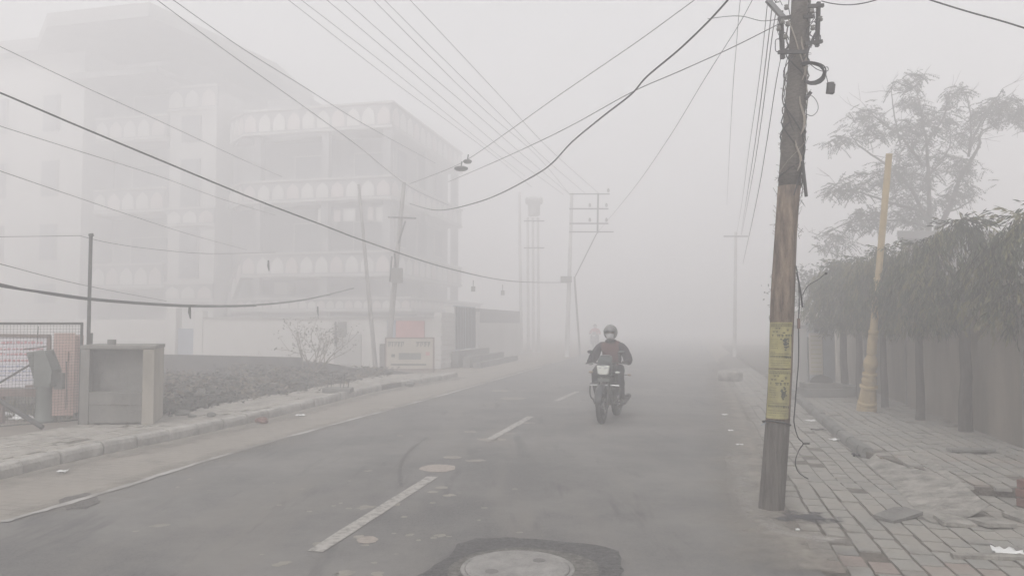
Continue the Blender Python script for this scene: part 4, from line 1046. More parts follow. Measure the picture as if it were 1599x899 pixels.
# cable dropping on the right of the pole to the pavement
cc = [(1243, 415), (1247, 440), (1248, 475), (1247, 500), (1247, 560), (1244, 600), (1241, 640), (1240, 660), (1246, 682), (1254, 692), (1248, 702), (1242, 720), (1247, 737), (1262, 747)]
cy_ = [6.75, 6.74, 6.74, 6.74, 6.76, 6.8, 6.9, 7.05, 7.3, 7.5, 7.6, 7.75, 8.0, 8.05]
dc = thing('dropped_cable', 'thin cable hanging from the wooden pole and trailing onto the pavers', 'cable')
MB().tube(catmull([D(x, y, Y) for (x, y), Y in zip(cc, cy_)], 6), .0055, 6).build('cable_run', 'cable', dc)
MB().tube([D(1254, 692, 7.5), D(1264, 692, 7.5)], .009, 6).build('cable_knot', 'cable', dc)
MB().tube(catmull([D(x, y, 6.72) for x, y in [(1244, 425), (1250, 455), (1253, 480)]], 5), .008, 6).build('sleeve', 'cable', dc)
MB().tube(catmull([D(x, y, 6.73) for x, y in [(1252, 462), (1262, 446), (1278, 436), (1290, 426)]], 5), .0035, 5).build('side_wire', 'cable', dc)
MB().box(tuple(D(1290, 427, 6.73)), (.018, .018, .022)).build('wire_tip', 'cable', dc)
MB().box(tuple(D(1247, 505, 6.745)), (.022, .02, .09)).build('connector', 'rust', dc)

# yellow posters wrapped on the pole
def poster(py0, py1, label):
    z1 = D(1216, py0, 6.7).z; z0 = D(1210, py1, 6.7).z; r = .1125; n = 14
    A0, A1 = math.radians(-172), math.radians(-62)
    vs = []
    for i in range(9):
        z = z0 + (z1 - z0) * i / 8; c = ax_at(z) + Vector((.012 * math.sin(z * 1.9), 0, 0))
        for j in range(n + 1):
            a = A0 + (A1 - A0) * j / n; q = r + .0012 * math.sin(j * 1.3 + i) + .002 * (i in (0, 8))
            vs.append(PB + c + Vector((q * math.cos(a), q * math.sin(a), 0)))
    mb = MB().add(vs, [(i * (n + 1) + j, i * (n + 1) + j + 1, (i + 1) * (n + 1) + j + 1, (i + 1) * (n + 1) + j) for i in range(8) for j in range(n)])
    root = thing('poster', label, 'poster', group='yellow posters on the wooden pole')
    s_ = mb.build('sheet', 'poster', root, smooth=True)
    pr = MB()
    def mk(u0, u1, w0, w1):   # u across 0..1, w down 0..1
        q = r + .0035; k = 4; vs = []
        for w_ in (w0, w1):
            z = z1 + (z0 - z1) * w_; c = PB + ax_at(z) + Vector((.012 * math.sin(z * 1.9), 0, 0))
            for j in range(k + 1):
                a = A0 + (A1 - A0) * (u0 + (u1 - u0) * j / k); vs.append(c + Vector((q * math.cos(a), q * math.sin(a), 0)))
        pr.add(vs, [(j, j + 1, k + 2 + j, k + 1 + j) for j in range(k)])
    def words(w0, w1, u0, u1, lo=.04, hi=.09, gap=.025):
        u = u0
        while u < u1:
            wd = random.uniform(lo, hi); mk(u, min(u + wd, u1), w0, w0 + (w1 - w0) * .3)
            mk(u + wd * .2, u + wd * .45, w0, w1); mk(u + wd * .65, min(u + wd * .85, u1), w0 + .1 * (w1 - w0), w1); u += wd + gap
    words(.03, .055, .10, .95, .03, .05, .015); words(.065, .095, .08, .98, .03, .06, .015)
    words(.115, .150, .30, .52, .10, .14); words(.15, .20, .74, .84, .1, .1)
    words(.19, .225, .18, .42, .09, .13); mk(.60, .70, .215, .24)
    words(.265, .315, .16, .24, .06, .08); words(.265, .32, .38, .62, .12, .15, .02); words(.265, .315, .70, .95, .09, .11, .02)
    for i in range(30):     # grainy portrait
        u = .72 + .15 * random.gauss(0, .42); w_ = .47 + .115 * random.gauss(0, .5); u = max(.54, min(.9, u)); w_ = max(.36, min(.60, w_)); mk(u - .035, u + .035, w_ - .014, w_ + .014)
    for k in range(5): words(.37 + k * .047, .385 + k * .047, .10, .42, .03, .06, .02)
    words(.645, .66, .12, .34, .04, .05, .01); words(.68, .70, .08, .9, .03, .05, .015)
    words(.73, .775, .10, .80, .04, .06, .01); words(.74, .785, .72, .94, .09, .1, .01)
    words(.83, .845, .1, .9, .03, .06, .02); words(.88, .895, .1, .9, .03, .06, .02); words(.93, .94, .1, .9, .03, .06, .02)
    pr.build('print', 'ink', s_)
poster(503, 575, 'upper yellow poster pasted round the wooden pole')
poster(577, 654, 'lower yellow poster just above the wire ring on the pole')

# distant poles
def simple_pole(name, label, foot, top, Y, r0, r1, mt='polec', arms=(), extra=None):
    f = D(foot[0], foot[1], Y); f.z = 0; t = D(top[0], top[1], Y)
    root = thing(name, label, 'utility pole', tuple(f))
    MB().tube([Vector((0, 0, -.05)), (t - f) * .5, t - f], [r0, (r0 + r1) / 2, r1], 8).build('shaft', mt, root)
    for a_, b_, wd in arms: MB().beam(D(*a_, Y - .12) - f, D(*b_, Y - .12) - f, wd, wd).build('crossarm', 'steel', root)
    return root, f
simple_pole('leaning_pole', 'thin dark pole leaning left in front of the white wall', (587, 574), (560, 288), 26.5, .085, .05, 'polem')
r_, f_ = simple_pole('leaning_pole', 'dark pole leaning right behind the faded signboard with one crossarm', (603, 578), (631, 285), 26.3, .11, .07, 'polem', arms=(((606, 339), (650, 341), .05),))
for (x0, y0, x1, y1) in ((612, 400, 609, 440), (616, 395, 620, 440), (622, 380, 633, 345)):
    MB().tube([D(x0, y0, 26.1) - f_, D(x1, y1, 26.1) - f_], .03, 6).build('stay', 'steel', r_)
MB().box(tuple(D(620, 430, 26.1) - f_), (.35, .3, .5)).build('meter_box', 'conc_d', r_)
simple_pole('thin_pole', 'thin pale pole at the end of the white side wall', (814, 558), (811, 300), 42, .10, .07, 'polec')
# cylindrical headed mast pair
Ym = 43.0; f = D(833, 557, Ym); f.z = 0
ms_ = thing('triple_mast', 'faint three legged mast with a round head far behind the road', 'mast', tuple(f))
for x in (825, 833, 841): MB().tube([Vector((D(x, 500, Ym).x - f.x, 0, 0)), D(x - 1, 340, Ym) - f], [.09, .07], 8).build('leg', 'polec', ms_)
cm = D(834, 322, Ym) - f
MB().lathe([(.30, -.55), (.34, -.5), (.36, .1), (.50, .15), (.52, .42), (.46, .5), (0, .52)], o=tuple(cm), n=20).build('drum_head', 'polec', ms_, smooth=True)
for y in (387, 345): MB().beam(D(818, y, Ym - .1) - f, D(850, y, Ym - .1) - f, .06, .06).build('crossarm', 'steel', ms_)
# H frame
Yh = 38.0
hp_, f = simple_pole('frame_pole', 'tall grey pole with ladder like crossarms beyond the gate', (885, 564), (893, 302), Yh, .12, .08, 'polec',
    arms=(((889, 303), (952, 303), .05), ((889, 326), (950, 326), .06), ((889, 349), (950, 349), .06), ((889, 362), (958, 362), .05)))
MB().tube([D(934, 302, Yh) - f, D(933, 364, Yh) - f], .045, 8).build('short_upright', 'steel', hp_)
MB().tube([D(932, 364, Yh) - f, D(898, 432, Yh) - f], .03, 6).build('diagonal_brace', 'steel', hp_)
MB().tube([D(897, 432, Yh) - f, Vector((D(906, 560, Yh).x - f.x, 0, 0))], .05, 8).build('strut', 'conc_d', hp_)
MB().box(tuple(D(884, 436, Yh - .2) - f), (.55, .3, .3)).build('meter_box', 'conc_d', hp_)
for x, y in ((921, 320), (947, 320), (921, 343), (947, 343), (950, 297)):
    MB().lathe([(.0, -.1), (.05, -.1), (.07, 0), (.04, .08), (0, .1)], o=tuple(D(x, y, Yh - .12) - f), n=8).build('insulator', 'conc_d', hp_)
simple_pole('thin_pole', 'distant pole with one crossarm beyond the right road edge', (1147, 562), (1149, 362), 38.0, .10, .07, 'polec', arms=(((1130, 369), (1168, 369), .06),))

# ================================================================== WIRES
def wire(pts, Y0, Y1, r, label, name='overhead_wire', mt='wire', r1=None, sub=6, cat='wire'):
    r *= .78; r1 = (r1 or r / .78) * .78
    L = [0]
    for a, b in zip(pts, pts[1:]): L.append(L[-1] + math.hypot(b[0] - a[0], b[1] - a[1]))
    P = [D(x, y, 1 / ((1 - l / L[-1]) / Y0 + (l / L[-1]) / Y1)) for (x, y), l in zip(pts, L)]
    c = catmull(P, sub)
    if pts[0][0] <= -40 or pts[0][1] < -5: c = [c[0] + (c[0] - c[1]).normalized() * (12 if Y0 > 8.6 else 3.5)] + c
    if pts[-1][1] < -5 or pts[-1][0] > 1599: c = c + [c[-1] + (c[-1] - c[-2]).normalized() * 6]
    k = len(c)
    o = MB().tube(c, [r + ((r1 or r) - r) * i / (k - 1) for i in range(k)], 6).build(name, mt)
    return tag(o, label, cat, 'overhead wires')
wire([(1137, 0), (1105, 35), (1060, 78), (1010, 120), (985, 148), (940, 183), (893, 222), (862, 255), (833, 275), (782, 302), (745, 316), (700, 327), (672, 327), (640, 318)], 6.6, 26.5, .0115, 'thick sagging black cable from the wooden pole top to the leaning pole', 'overhead_cable', 'cable', .018)
wire([(-60, 122), (0, 145), (120, 196), (240, 246), (400, 312), (500, 350), (580, 380), (700, 419), (800, 439), (885, 441)], 7.5, 38, .011, 'thick dark cable crossing from upper left margin to the frame pole', 'overhead_cable', 'cable', .024)
wire([(-60, 433), (0, 446), (80, 458), (170, 469), (300, 477), (400, 476), (480, 467), (552, 450)], 9.0, 26, .022, 'heavy bundled cable sagging low across the left pavement', 'overhead_cable', 'cable', .03)
wire([(-60, 430), (0, 443), (80, 460), (170, 471), (300, 479), (400, 478)], 8.9, 18, .012, 'second strand twisted along the heavy low cable at left', 'overhead_cable', 'cable', .014)
wire([(-40, 55), (0, 73), (130, 135), (240, 185), (380, 250), (440, 276)], 9, 24, .005, 'thin wire above the thick dark cable at the left margin', r1=.009)
wire([(-40, 183), (0, 197), (120, 235), (250, 276), (350, 312), (430, 336)], 10, 26, .006, 'thin wire just below the thick dark cable at left', r1=.009)
wire([(-40, 252), (0, 267), (200, 335), (300, 367), (385, 390)], 10, 26, .006, 'thin wire running down to the lowest arched balcony', r1=.009)
wire([(-40, 370), (60, 369), (125, 368)], 12.4, 12.42, .006, 'level thin wire left of the tall steel post')
wire([(125, 368), (170, 379), (240, 389), (330, 396), (430, 394)], 12.4, 27, .006, 'thin wire sagging right from the top of the steel post', r1=.010)
wire([(-40, 402), (0, 412), (130, 445), (260, 470)], 10.5, 22, .006, 'thin wire just above the heavy low cable at left', r1=.010)
wire([(225, -14), (245, 0), (350, 78), (440, 142), (500, 185), (560, 229), (640, 292), (700, 320)], 10, 30, .006, 'leftmost thin wire entering from the top of the sky', r1=.012)
wire([(250, -15), (270, 0), (380, 77), (470, 133), (570, 195), (680, 255)], 10, 30, .006, 'second thin wire from the left along the top of the sky', r1=.012)
tops = [((450, 0), (620, 132), (700, 190), (780, 250), (830, 292), 'third'), ((470, 0), (600, 100), (700, 180), (770, 236), (820, 275), 'fourth'), ((510, 0), (640, 110), (720, 178), (800, 245), (880, 304), 'fifth'),
        ((538, 0), (640, 90), (740, 175), (820, 245), (889, 303), 'sixth'), ((583, 0), (680, 98), (760, 175), (840, 245), (889, 303), 'seventh'), ((600, 0), (690, 90), (780, 178), (850, 247), (915, 303), 'eighth'), ((640, 0), (720, 85), (790, 160), (860, 235), (935, 302), 'ninth')]
for t in tops:
    p = list(t[:-1]); e = (p[0][0] - (p[1][0] - p[0][0]) * .15, p[0][1] - (p[1][1] - p[0][1]) * .15)
    wire([e] + p, 15, 38, .0075, t[-1] + ' thin wire from the left along the top of the sky', r1=.012)
wire([(1120, -25), (1085, 0), (1000, 62), (930, 110), (860, 158), (790, 208), (735, 246), (700, 264), (640, 287)], 9, 26.3, .006, 'thin wire above the sky cable carrying two round spools', r1=.012)
wire([(1216, 38), (1140, 76), (1060, 112), (985, 145), (900, 192), (840, 222), (770, 254), (700, 284)], 6.7, 26.3, .005, 'straight thin wire falling left from the wooden pole bracket', r1=.012)
wire([(1182, -15), (1175, 0), (1150, 45), (1100, 124), (1040, 222), (985, 300), (932, 364)], 9, 37.8, .005, 'thin wire running from the top down to the frame pole', r1=.010)
wire([(1105, 30), (1135, 26), (1160, 26), (1190, 33), (1218, 30)], 6.9, 6.68, .004, 'short wavy wire joined to the left side of the pole top')
wire([(1162, -30), (1156, 0), (1150, 70), (1142, 180), (1135, 320)], 9, 33, .004, 'faintest upright wire left of the wooden pole', r1=.007)
wire([(1201, -20), (1199, 0), (1186, 120), (1170, 230), (1158, 320), (1150, 366)], 7.5, 37.9, .004, 'upright wire, leftmost of the bundle beside the wooden pole', r1=.009)
wire([(1207, -5), (1200, 60), (1185, 180), (1172, 270), (1157, 366)], 6.9, 37.9, .005, 'upright wire, second of the bundle beside the wooden pole', r1=.012)
wire([(1213, 10), (1204, 70), (1190, 180), (1177, 265), (1165, 330), (1158, 367)], 6.75, 37.9, .005, 'upright wire, third of the bundle beside the wooden pole', r1=.012)
wire([(1219, 92), (1210, 140), (1196, 230), (1180, 320), (1160, 412)], 6.75, 30, .004, 'upright wire, rightmost of the bundle beside the wooden pole', r1=.010)
wire([(1283, 2), (1300, 6), (1325, 8), (1350, 5), (1375, -2), (1400, -12)], 6.7, 5.5, .006, 'short sagging cable leaving the pole top to the right', 'overhead_cable', 'cable')
wire([(1400, -18), (1446, -2), (1480, 9), (1520, 21), (1560, 32), (1599, 44), (1640, 58)], 6.5, 5.4, .009, 'dark cable crossing the upper right corner', 'overhead_cable', 'cable')
# spools on the wire
for (px, py, wv, lb) in ((720, 263, .16, 'larger flat round fitting hanging from the wire over the road'), (730, 252, .10, 'smaller round fitting just above the larger one on the wire')):
    c = D(px, py, 17.5); s_ = thing('wire_fitting', lb, 'fitting', tuple(c), group='fittings on the wire')
    MB().lathe([(0, -.045), (wv * .75, -.045), (wv, -.02), (wv, .015), (wv * .6, .04), (0, .045)], n=16).build('disc', 'steel', s_, smooth=True)
    MB().tube([(0, 0, .04), (.02, 0, .16)], .015, 6).build('hanger', 'steel', s_)
# dark drips hanging on the heavy cable
for (px, py, Y, lb) in ((296, 487, 14.5, 'short dark tie hanging from the heavy low cable'), (496, 486, 21, 'dark tie hanging near the right end of the low cable'), (419, 415, 19, 'small dark tag hanging before the lowest balcony')):
    c = D(px, py, Y)
    tag(MB().tube([c + Vector((0, 0, .14)), c, c - Vector((-.02, 0, .13))], [.02, .03, .012], 6).build('cable_tie', 'cable'), lb, 'cable tie')
for (px, py, Y, lb) in ((739, 451, 30, 'small dark box hanging under the cable, left one of two beyond the balconies'), (785, 457, 33, 'small dark box hanging under the cable, right one of two beyond the balconies')):
    c = D(px, py, Y); s_ = thing('cable_box', lb, 'junction box', tuple(c))
    MB().box((0, 0, 0), (.16, .12, .2)).build('case', 'conc_d', s_, bevel=.01); MB().tube([(0, 0, .1), (0, 0, .35)], .015, 5).build('hanger', 'steel', s_)

# ================================================================== RIGHT SIDE
# ochre lamp post, leaning
F = G(1353, 641, .10); T = D(1388.5, 240, 12.4); axd = (T - F)
lpz = thing('ochre_lamp_post', 'ochre cast post with ringed baluster base, leaning right without a lamp', 'lamp post', tuple(F))
h = axd.length
MB().lathe([(.165, -.02), (.168, .03), (.168, .09), (.146, .10), (.160, .12), (.160, .16), (.138, .18), (.118, .40), (.104, .42), (.148, .435), (.150, .47), (.104, .485), (.122, .53), (.126, .58), (.098, .64), (.122, .66), (.122, .70), (.084, .71), (.090, .76), (.118, .84), (.120, .90), (.092, .98), (.066, 1.04)], axis=axd, n=28).build('base', 'yellow', lpz)
MB().lathe([(.060, 1.03), (.084, 1.07), (.080, 1.4), (.064, 1.41), (.084, 1.43), (.084, 1.47), (.062, 1.49), (.062, 2.0), (.058, 2.33), (.074, 2.345), (.074, 2.40), (.054, 2.415), (.054, 3.4), (.050, h), (0, h)], axis=axd, n=28).build('shaft', 'yellow', lpz)
mb = MB(); a1 = axd.normalized().orthogonal().normalized(); a2 = axd.normalized().cross(a1)
for j in range(10):
    d_ = a1 * math.cos(j * .628) + a2 * math.sin(j * .628); n_ = axd.normalized()
    mb.tube([n_ * .19 + d_ * .137, n_ * .41 + d_ * .114], .012, 5)
mb.build('fluting', 'yellow', lpz)
# boundary wall on the right
a = G(1640, 720, .10); wl0 = Vector((6.15, 7.6, 0)); wl0 = G(1599, 700, .1); wl0.z = 0
wdir = (G(1405, 627, .1) - G(1599, 700, .1)); wdir.z = 0; wdir.normalize()
bw = thing('boundary_wall', 'tall tan plastered boundary wall behind the row of drooping trees', 'wall')
s0 = wl0 - wdir * 6; wn = Vector((wdir.y, -wdir.x, 0))
def wallbox(mb, s, e, o0, o1, z0, z1):
    ps = [s0 + wdir * s + wn * o0, s0 + wdir * e + wn * o0, s0 + wdir * e + wn * o1, s0 + wdir * s + wn * o1]
    return mb.prism([(p.x, p.y) for p in ps], z0, z1)
wallbox(MB(), 0, 17.6, 0, .23, 0, 2.15).build('wall_panel', 'wall_tan', bw)
wallbox(MB(), 0, 17.6, -.03, .26, 2.15, 2.22).build('coping', 'conc_w', bw)
for s_ in (5.9, 7.75, 11.2, 14.7): wallbox(MB(), s_, s_ + .05, -.03, 0, .1, 2.15).build('render_strip', 'conc_d', bw)
wallbox(MB(), 17.6, 18.0, -.08, .31, 0, 2.4).build('end_pillar', 'conc_w', bw)
wallbox(MB(), 19.6, 20.0, -.08, .31, 0, 2.4).build('end_pillar', 'conc_w', bw)
wallbox(MB(), 20.0, 34.0, 0, .23, 0, 2.15).build('wall_panel', 'conc_w', bw)
# flat roofed house behind
hs_ = thing('flat_roofed_house', 'grey flat roofed house half hidden behind the drooping trees', 'house')
hx0, hx1, hy = D(1378, 358, 21).x, 19.0, 21.0; hzr = D(1400, 358, 20.4).z
MB().prism([(hx0 + .5, hy), (hx1, hy), (hx1 + 3, hy + 6), (hx0 + 4.2, hy + 6)], 0, hzr - .2).build('wall', 'house', hs_)
MB().prism([(hx0 + .35, hy - .12), (hx1, hy - .12), (hx1 + 3, hy + 6.5), (hx0 + 4.3, hy + 6.5)], hzr - .2, hzr + .02).build('roof', 'roofd', hs_)
for x in (10.9, 13.2):
    w_ = MB().box((x, hy - .03, 3.0), (1.0, .1, 1.1)).build('window', 'cream_d', hs_); MB().box((x, hy - .09, 3.0), (.86, .05, .96)).build('pane', 'glass', w_)

# electrical cabinet, panel and plinth in the distance
cz = G(1290, 615, .1)
ec = thing('electrical_cabinet', 'grey electrical cabinet behind the dark plinth at the end of the tree row', 'cabinet', (cz.x, 17.6, .1))
MB().box((.25, 0, .75), (.50, .4, 1.5)).build('case', 'cab', ec, bevel=.02)
MB().box((.25, -.005, 1.53), (.56, .46, .06)).build('roof', 'cab', ec)
MB().box((.25, -.21, .72), (.42, .02, 1.2)).build('door', 'cab', ec)
yb = thing('yellowed_panel', 'yellowed notice panel on posts left of the grey cabinet', 'panel', (D(1274, 560, 17.3).x, 17.3, .1))
MB().box((0, 0, .86), (.30, .04, .95)).build('sheet', 'signbg', yb)
for x in (-.16, .16): MB().box((x, .03, .62), (.03, .03, 1.25)).build('leg', 'steel', yb)
mb = MB()
for i in range(9): mb.box((0, -.024, .46 + i * .1), (.24, .004, .02))
mb.build('lettering', 'poster', yb)
gp = thing('pale_gatepost', 'pale striped gatepost left of the yellowed panel', 'gatepost', (D(1253, 560, 19).x, 19, .1))
MB().box((0, 0, .72), (.30, .3, 1.44)).build('shaft', 'cream', gp, bevel=.01); MB().box((0, 0, 1.47), (.38, .38, .07)).build('cap', 'cream_d', gp)
pz = thing('dark_plinth', 'low dark stepped plinth with a rounded mound before the grey cabinet', 'plinth', (D(1282, 610, 16.2).x, 16.2, .1))
MB().box((0, 0, .09), (.86, .6, .18)).build('lower_step', 'conc_d', pz, bevel=.015)
MB().box((.02, .05, .23), (.74, .5, .12)).build('upper_step', 'conc_d', pz, bevel=.015)
mb = MB().ball((.05, .1, .28), (.24, .2, .17), 14, 8); mb.v = [v + Vector((noise.noise(v * 7) * .03, 0, noise.noise(v * 9) * .02)) for v in mb.v]; mb.build('mound', 'weed', pz, smooth=True)
MB().box((.72, .25, .10), (.62, .5, .22)).build('side_kerb', 'conc_d', pz)

# row of pruned drooping trees
def ashoka(seed, h=3.05, crown0=1.5, cr=.72, dens=1.0):
    random.seed(seed)
    root = thing('drooping_tree', '', 'tree', group='row of pruned drooping trees')
    mb = MB(); pts = [Vector((0, 0, -.05))]
    for i in range(1, 7): pts.append(Vector((random.gauss(0, .012) + .01 * i, random.gauss(0, .012), i * .40)))
    mb.tube(catmull(pts, 2), [.105] + [.092 - .0036 * i for i in range(12)], 10, True, .04)
    for k in range(7):
        a = k * .9 + random.random(); z0 = random.uniform(1.4, 2.2); mb.tube([Vector((0, 0, z0)), Vector((math.cos(a) * .3, math.sin(a) * .3, z0 + .35)), Vector((math.cos(a) * .55, math.sin(a) * .55, z0 + .6))], [.035, .02, .008], 5, False)
    mb.build('trunk', 'bark', root, smooth=True)
    lf = MB(); n = int(520 * dens); cl = []
    for i in range(84):
        z_ = (i + .5) / 84; a_ = i * 2.4 + random.gauss(0, .3); cl.append((a_, z_))
    for i in range(n):
        # sprays: shoot arching outward then drooping
        a, zr = random.choice(cl); a += random.gauss(0, .24); zr = min(1, max(0, zr + random.gauss(0, .05)))
        prof = math.sin(min(1, (zr * .92 + .10)) * math.pi) ** .55
        R_ = cr * prof * (1 + .55 * noise.noise(Vector((math.cos(a) * 1.6, math.sin(a) * 1.6, zr * 3 + seed)))) * random.uniform(.62, 1.06)
        c = Vector((R_ * math.cos(a), R_ * math.sin(a), crown0 + .12 + (h - crown0 - .15) * zr))
        if zr > .85 and random.random() < .05: c.z += random.uniform(.05, .15)
        out = Vector((math.cos(a), math.sin(a), 0)); L = random.uniform(.18, .34)
        nn = .9 * noise.noise(Vector((c.x * 2.6, c.y * 2.6, c.z * 2.6 + seed))) + random.gauss(0, .16); m_ = 'leafd' if nn < -.05 else ('leaf' if nn < .28 else 'leaf2')
        tipd = (out * random.uniform(.15, .6) + Vector((random.gauss(0, .15), random.gauss(0, .15), -random.uniform(.7, 1.1)))).normalized()
        if zr > .9 and random.random() < .25: tipd = (out * .8 + Vector((0, 0, random.uniform(-.2, .4)))).normalized()
        for k in range(10):
            f = k / 9; p = c + tipd * L * f
            d = (tipd + Vector((random.gauss(0, .5), random.gauss(0, .5), -.5 + random.gauss(0, .25)))).normalized() * random.uniform(.08, .155)
            s_ = d.cross(Vector((random.gauss(0, 1), random.gauss(0, 1), random.gauss(0, .4)))).normalized() * random.uniform(.0075, .0125)
            lf.use(m_ if random.random() < .88 else 'leaf2')
            lf.add([p, p + d * .35 + s_, p + d, p + d * .35 - s_], [(0, 1, 2, 3)])
    lf.build('crown', 'leaf', root)
    return root
ta = ashoka(11, 3.10, 1.50, .80, 2.1); tb = ashoka(23, 3.0, 1.50, .76, 1.9)
spots_t = [((1508, 673), 0, 1.0, 'drooping tree nearest the camera of those whose trunk shows'), ((1437, 655), .9, .97, 'drooping tree second from the near end of visible trunks'),
           ((1382, 636), 2.0, .97, 'drooping tree whose thin trunk stands just right of the ochre post'), ((1345, 623), 3.1, .98, 'drooping tree partly hidden behind the ochre post'),
           ((1319, 613), 4.0, .96, 'drooping tree farthest away, left of the ochre post'), ((1632, 705), 5.0, 1.0, 'drooping tree cut off by the right side of the photo')]
for i, (p, rz, s_, lb) in enumerate(spots_t):
    c = G(p[0], p[1], .1)
    t = (ta if i % 2 == 0 else tb)
    if i > 1: t = copy_tree(t)
    t.location = (c.x, c.y, .1); t.rotation_euler = (0, 0, rz); k_ = {1: .76, 2: .72, 3: .85}.get(i, .95); t.scale = (s_ * k_, s_ * k_, s_); t['label'] = lb
random.seed(99)
# tall open tree behind
Yt = 24.0; c = D(1450, 400, Yt)
tt = thing('tall_tree', 'tall open crowned tree with feathery leaves behind the grey house', 'tree', (c.x, Yt, 0))
mb = MB(); tips = []
H0 = D(1450, 372, Yt).z
mb.tube([(0, 0, 0), (.05, 0, H0 * .5), (0, 0, H0)], [.19, .16, .14], 8)
def tp(px, py, dy=0.0): q = D(px, py, Yt) - Vector((c.x, Yt, 0)); q.y = dy; return q
def limb(pts, r0, r1, twigs=7):
    q = catmull([tp(x, y, random.uniform(-.5, .5) * min(1, k)) for k, (x, y) in enumerate(pts)], 5); n = len(q)
    mb.tube([p + Vector((random.gauss(0, .015), 0, random.gauss(0, .015))) for p in q], [r0 + (r1 - r0) * k / (n - 1) for k in range(n)], 6, False)
    for k in range(twigs):
        p = q[random.randint(n // 3, n - 1)]; branchy(mb, p, Vector((random.gauss(0, 1), random.gauss(0, .6), random.uniform(-.1, .8))).normalized(), random.uniform(.35, .8), .011, 1, tips, .5, .1)
    return q
limb([(1450, 374), (1443, 310), (1440, 240), (1432, 185), (1438, 128)], .09, .012)
limb([(1452, 374), (1476, 335), (1502, 280), (1516, 235), (1545, 200), (1596, 180)], .10, .012)
limb([(1512, 245), (1510, 190), (1512, 140)], .045, .012, 3)
limb([(1514, 238), (1535, 195), (1562, 140)], .045, .012, 4)
limb([(1446, 345), (1418, 300), (1385, 265), (1350, 228), (1322, 212)], .07, .012)
limb([(1440, 260), (1405, 220), (1378, 180), (1352, 178)], .05, .01)
limb([(1444, 330), (1400, 318), (1350, 300), (1302, 292)], .06, .012)
limb([(1440, 235), (1462, 190), (1480, 142)], .04, .01, 4)
limb([(1441, 280), (1470, 245), (1478, 200)], .035, .01, 4)
limb([(1405, 225), (1400, 170), (1392, 138)], .035, .01, 4)
limb([(1448, 355), (1400, 345), (1340, 345), (1280, 370)], .05, .01)
limb([(1478, 332), (1500, 320), (1520, 300)], .035, .01, 3)
mb.build('trunk', 'bark', tt)
lf = MB()
clumps = [(1368, 172, 30), (1395, 140, 22), (1345, 215, 26), (1322, 212, 20), (1398, 205, 26), (1435, 205, 30), (1440, 150, 20), (1432, 235, 36), (1465, 180, 24), (1480, 150, 18), (1330, 292, 34), (1370, 285, 32), (1402, 262, 34), (1440, 275, 34), (1420, 310, 36), (1380, 330, 30), (1470, 255, 28), (1488, 300, 26), (1508, 262, 24), (1520, 205, 28), (1545, 180, 28), (1562, 160, 22), (1585, 185, 24), (1612, 185, 26), (1515, 190, 22), (1460, 330, 28), (1300, 300, 20), (1340, 350, 30), (1300, 375, 30), (1505, 305, 16), (1410, 345, 30)]
for (px, py, rr) in clumps:
    q = tp(px, py, random.uniform(-.9, .9)); r3 = rr / FPX * Yt
    for k in range(int(rr * 2.6)):
        a_ = random.uniform(0, 6.28); f_ = random.random() ** .6
        sp_ = q + Vector((math.cos(a_) * r3 * f_, random.gauss(0, r3 * .6), math.sin(a_) * r3 * .62 * f_))
        fd = Vector((random.gauss(0, 1), random.gauss(0, .5), -.25 + random.gauss(0, .3))).normalized(); L_ = random.uniform(.22, .42)
        for m_ in range(9):      # a drooping feather leaf: leaflets along a midrib
            p_ = sp_ + fd * L_ * m_ / 8 - Vector((0, 0, .10 * (m_ / 8) ** 2))
            for sg in (-1, 1):
                d_ = (fd.cross(Vector((0, 0, 1))) * sg + fd * .4 + Vector((0, 0, -.3 + random.gauss(0, .2)))).normalized() * .10; s_ = fd.normalized() * .024
                lf.use('leaf3'); lf.add([p_, p_ + d_ * .5 + s_, p_ + d_, p_ + d_ * .5 - s_], [(0, 1, 2, 3)])
lf.build('crown', 'leaf3', tt)
# fainter low tree beyond
Y2 = 27.0; c = D(1330, 450, Y2)
t2 = thing('feathery_tree', 'faint feathery tree far behind, left of the grey house roof', 'tree', (c.x, Y2, 0))
mb = MB(); tips = []
mb.tube([(0, 0, 0), (0, 0, 2.6)], [.14, .1], 8)
for k in range(7): branchy(mb, Vector((0, 0, 2.0)), Vector((random.gauss(0, .8), random.gauss(0, .7), .55)).normalized(), 1.15, .05, 2, tips, .55, .12)
mb.build('trunk', 'bark', t2); lf = MB(); leafcloud(lf, tips, .30, 60, .16, ['leaf3'], droop=.3); lf.build('crown', 'leaf3', t2)
# rubble heap and low things by the far right road edge
c = G(1140, 590)
hd = thing('concrete_ring', 'pale round concrete block at the foot of the distant right pole', 'concrete block', (D(1140, 583, 22).x, 22, 0))
MB().lathe([(0, .0), (.34, 0), (.36, .22), (.3, .30), (0, .31)], n=20).build('block', 'conc', hd, smooth=True)
c = D(1186, 555, 24)

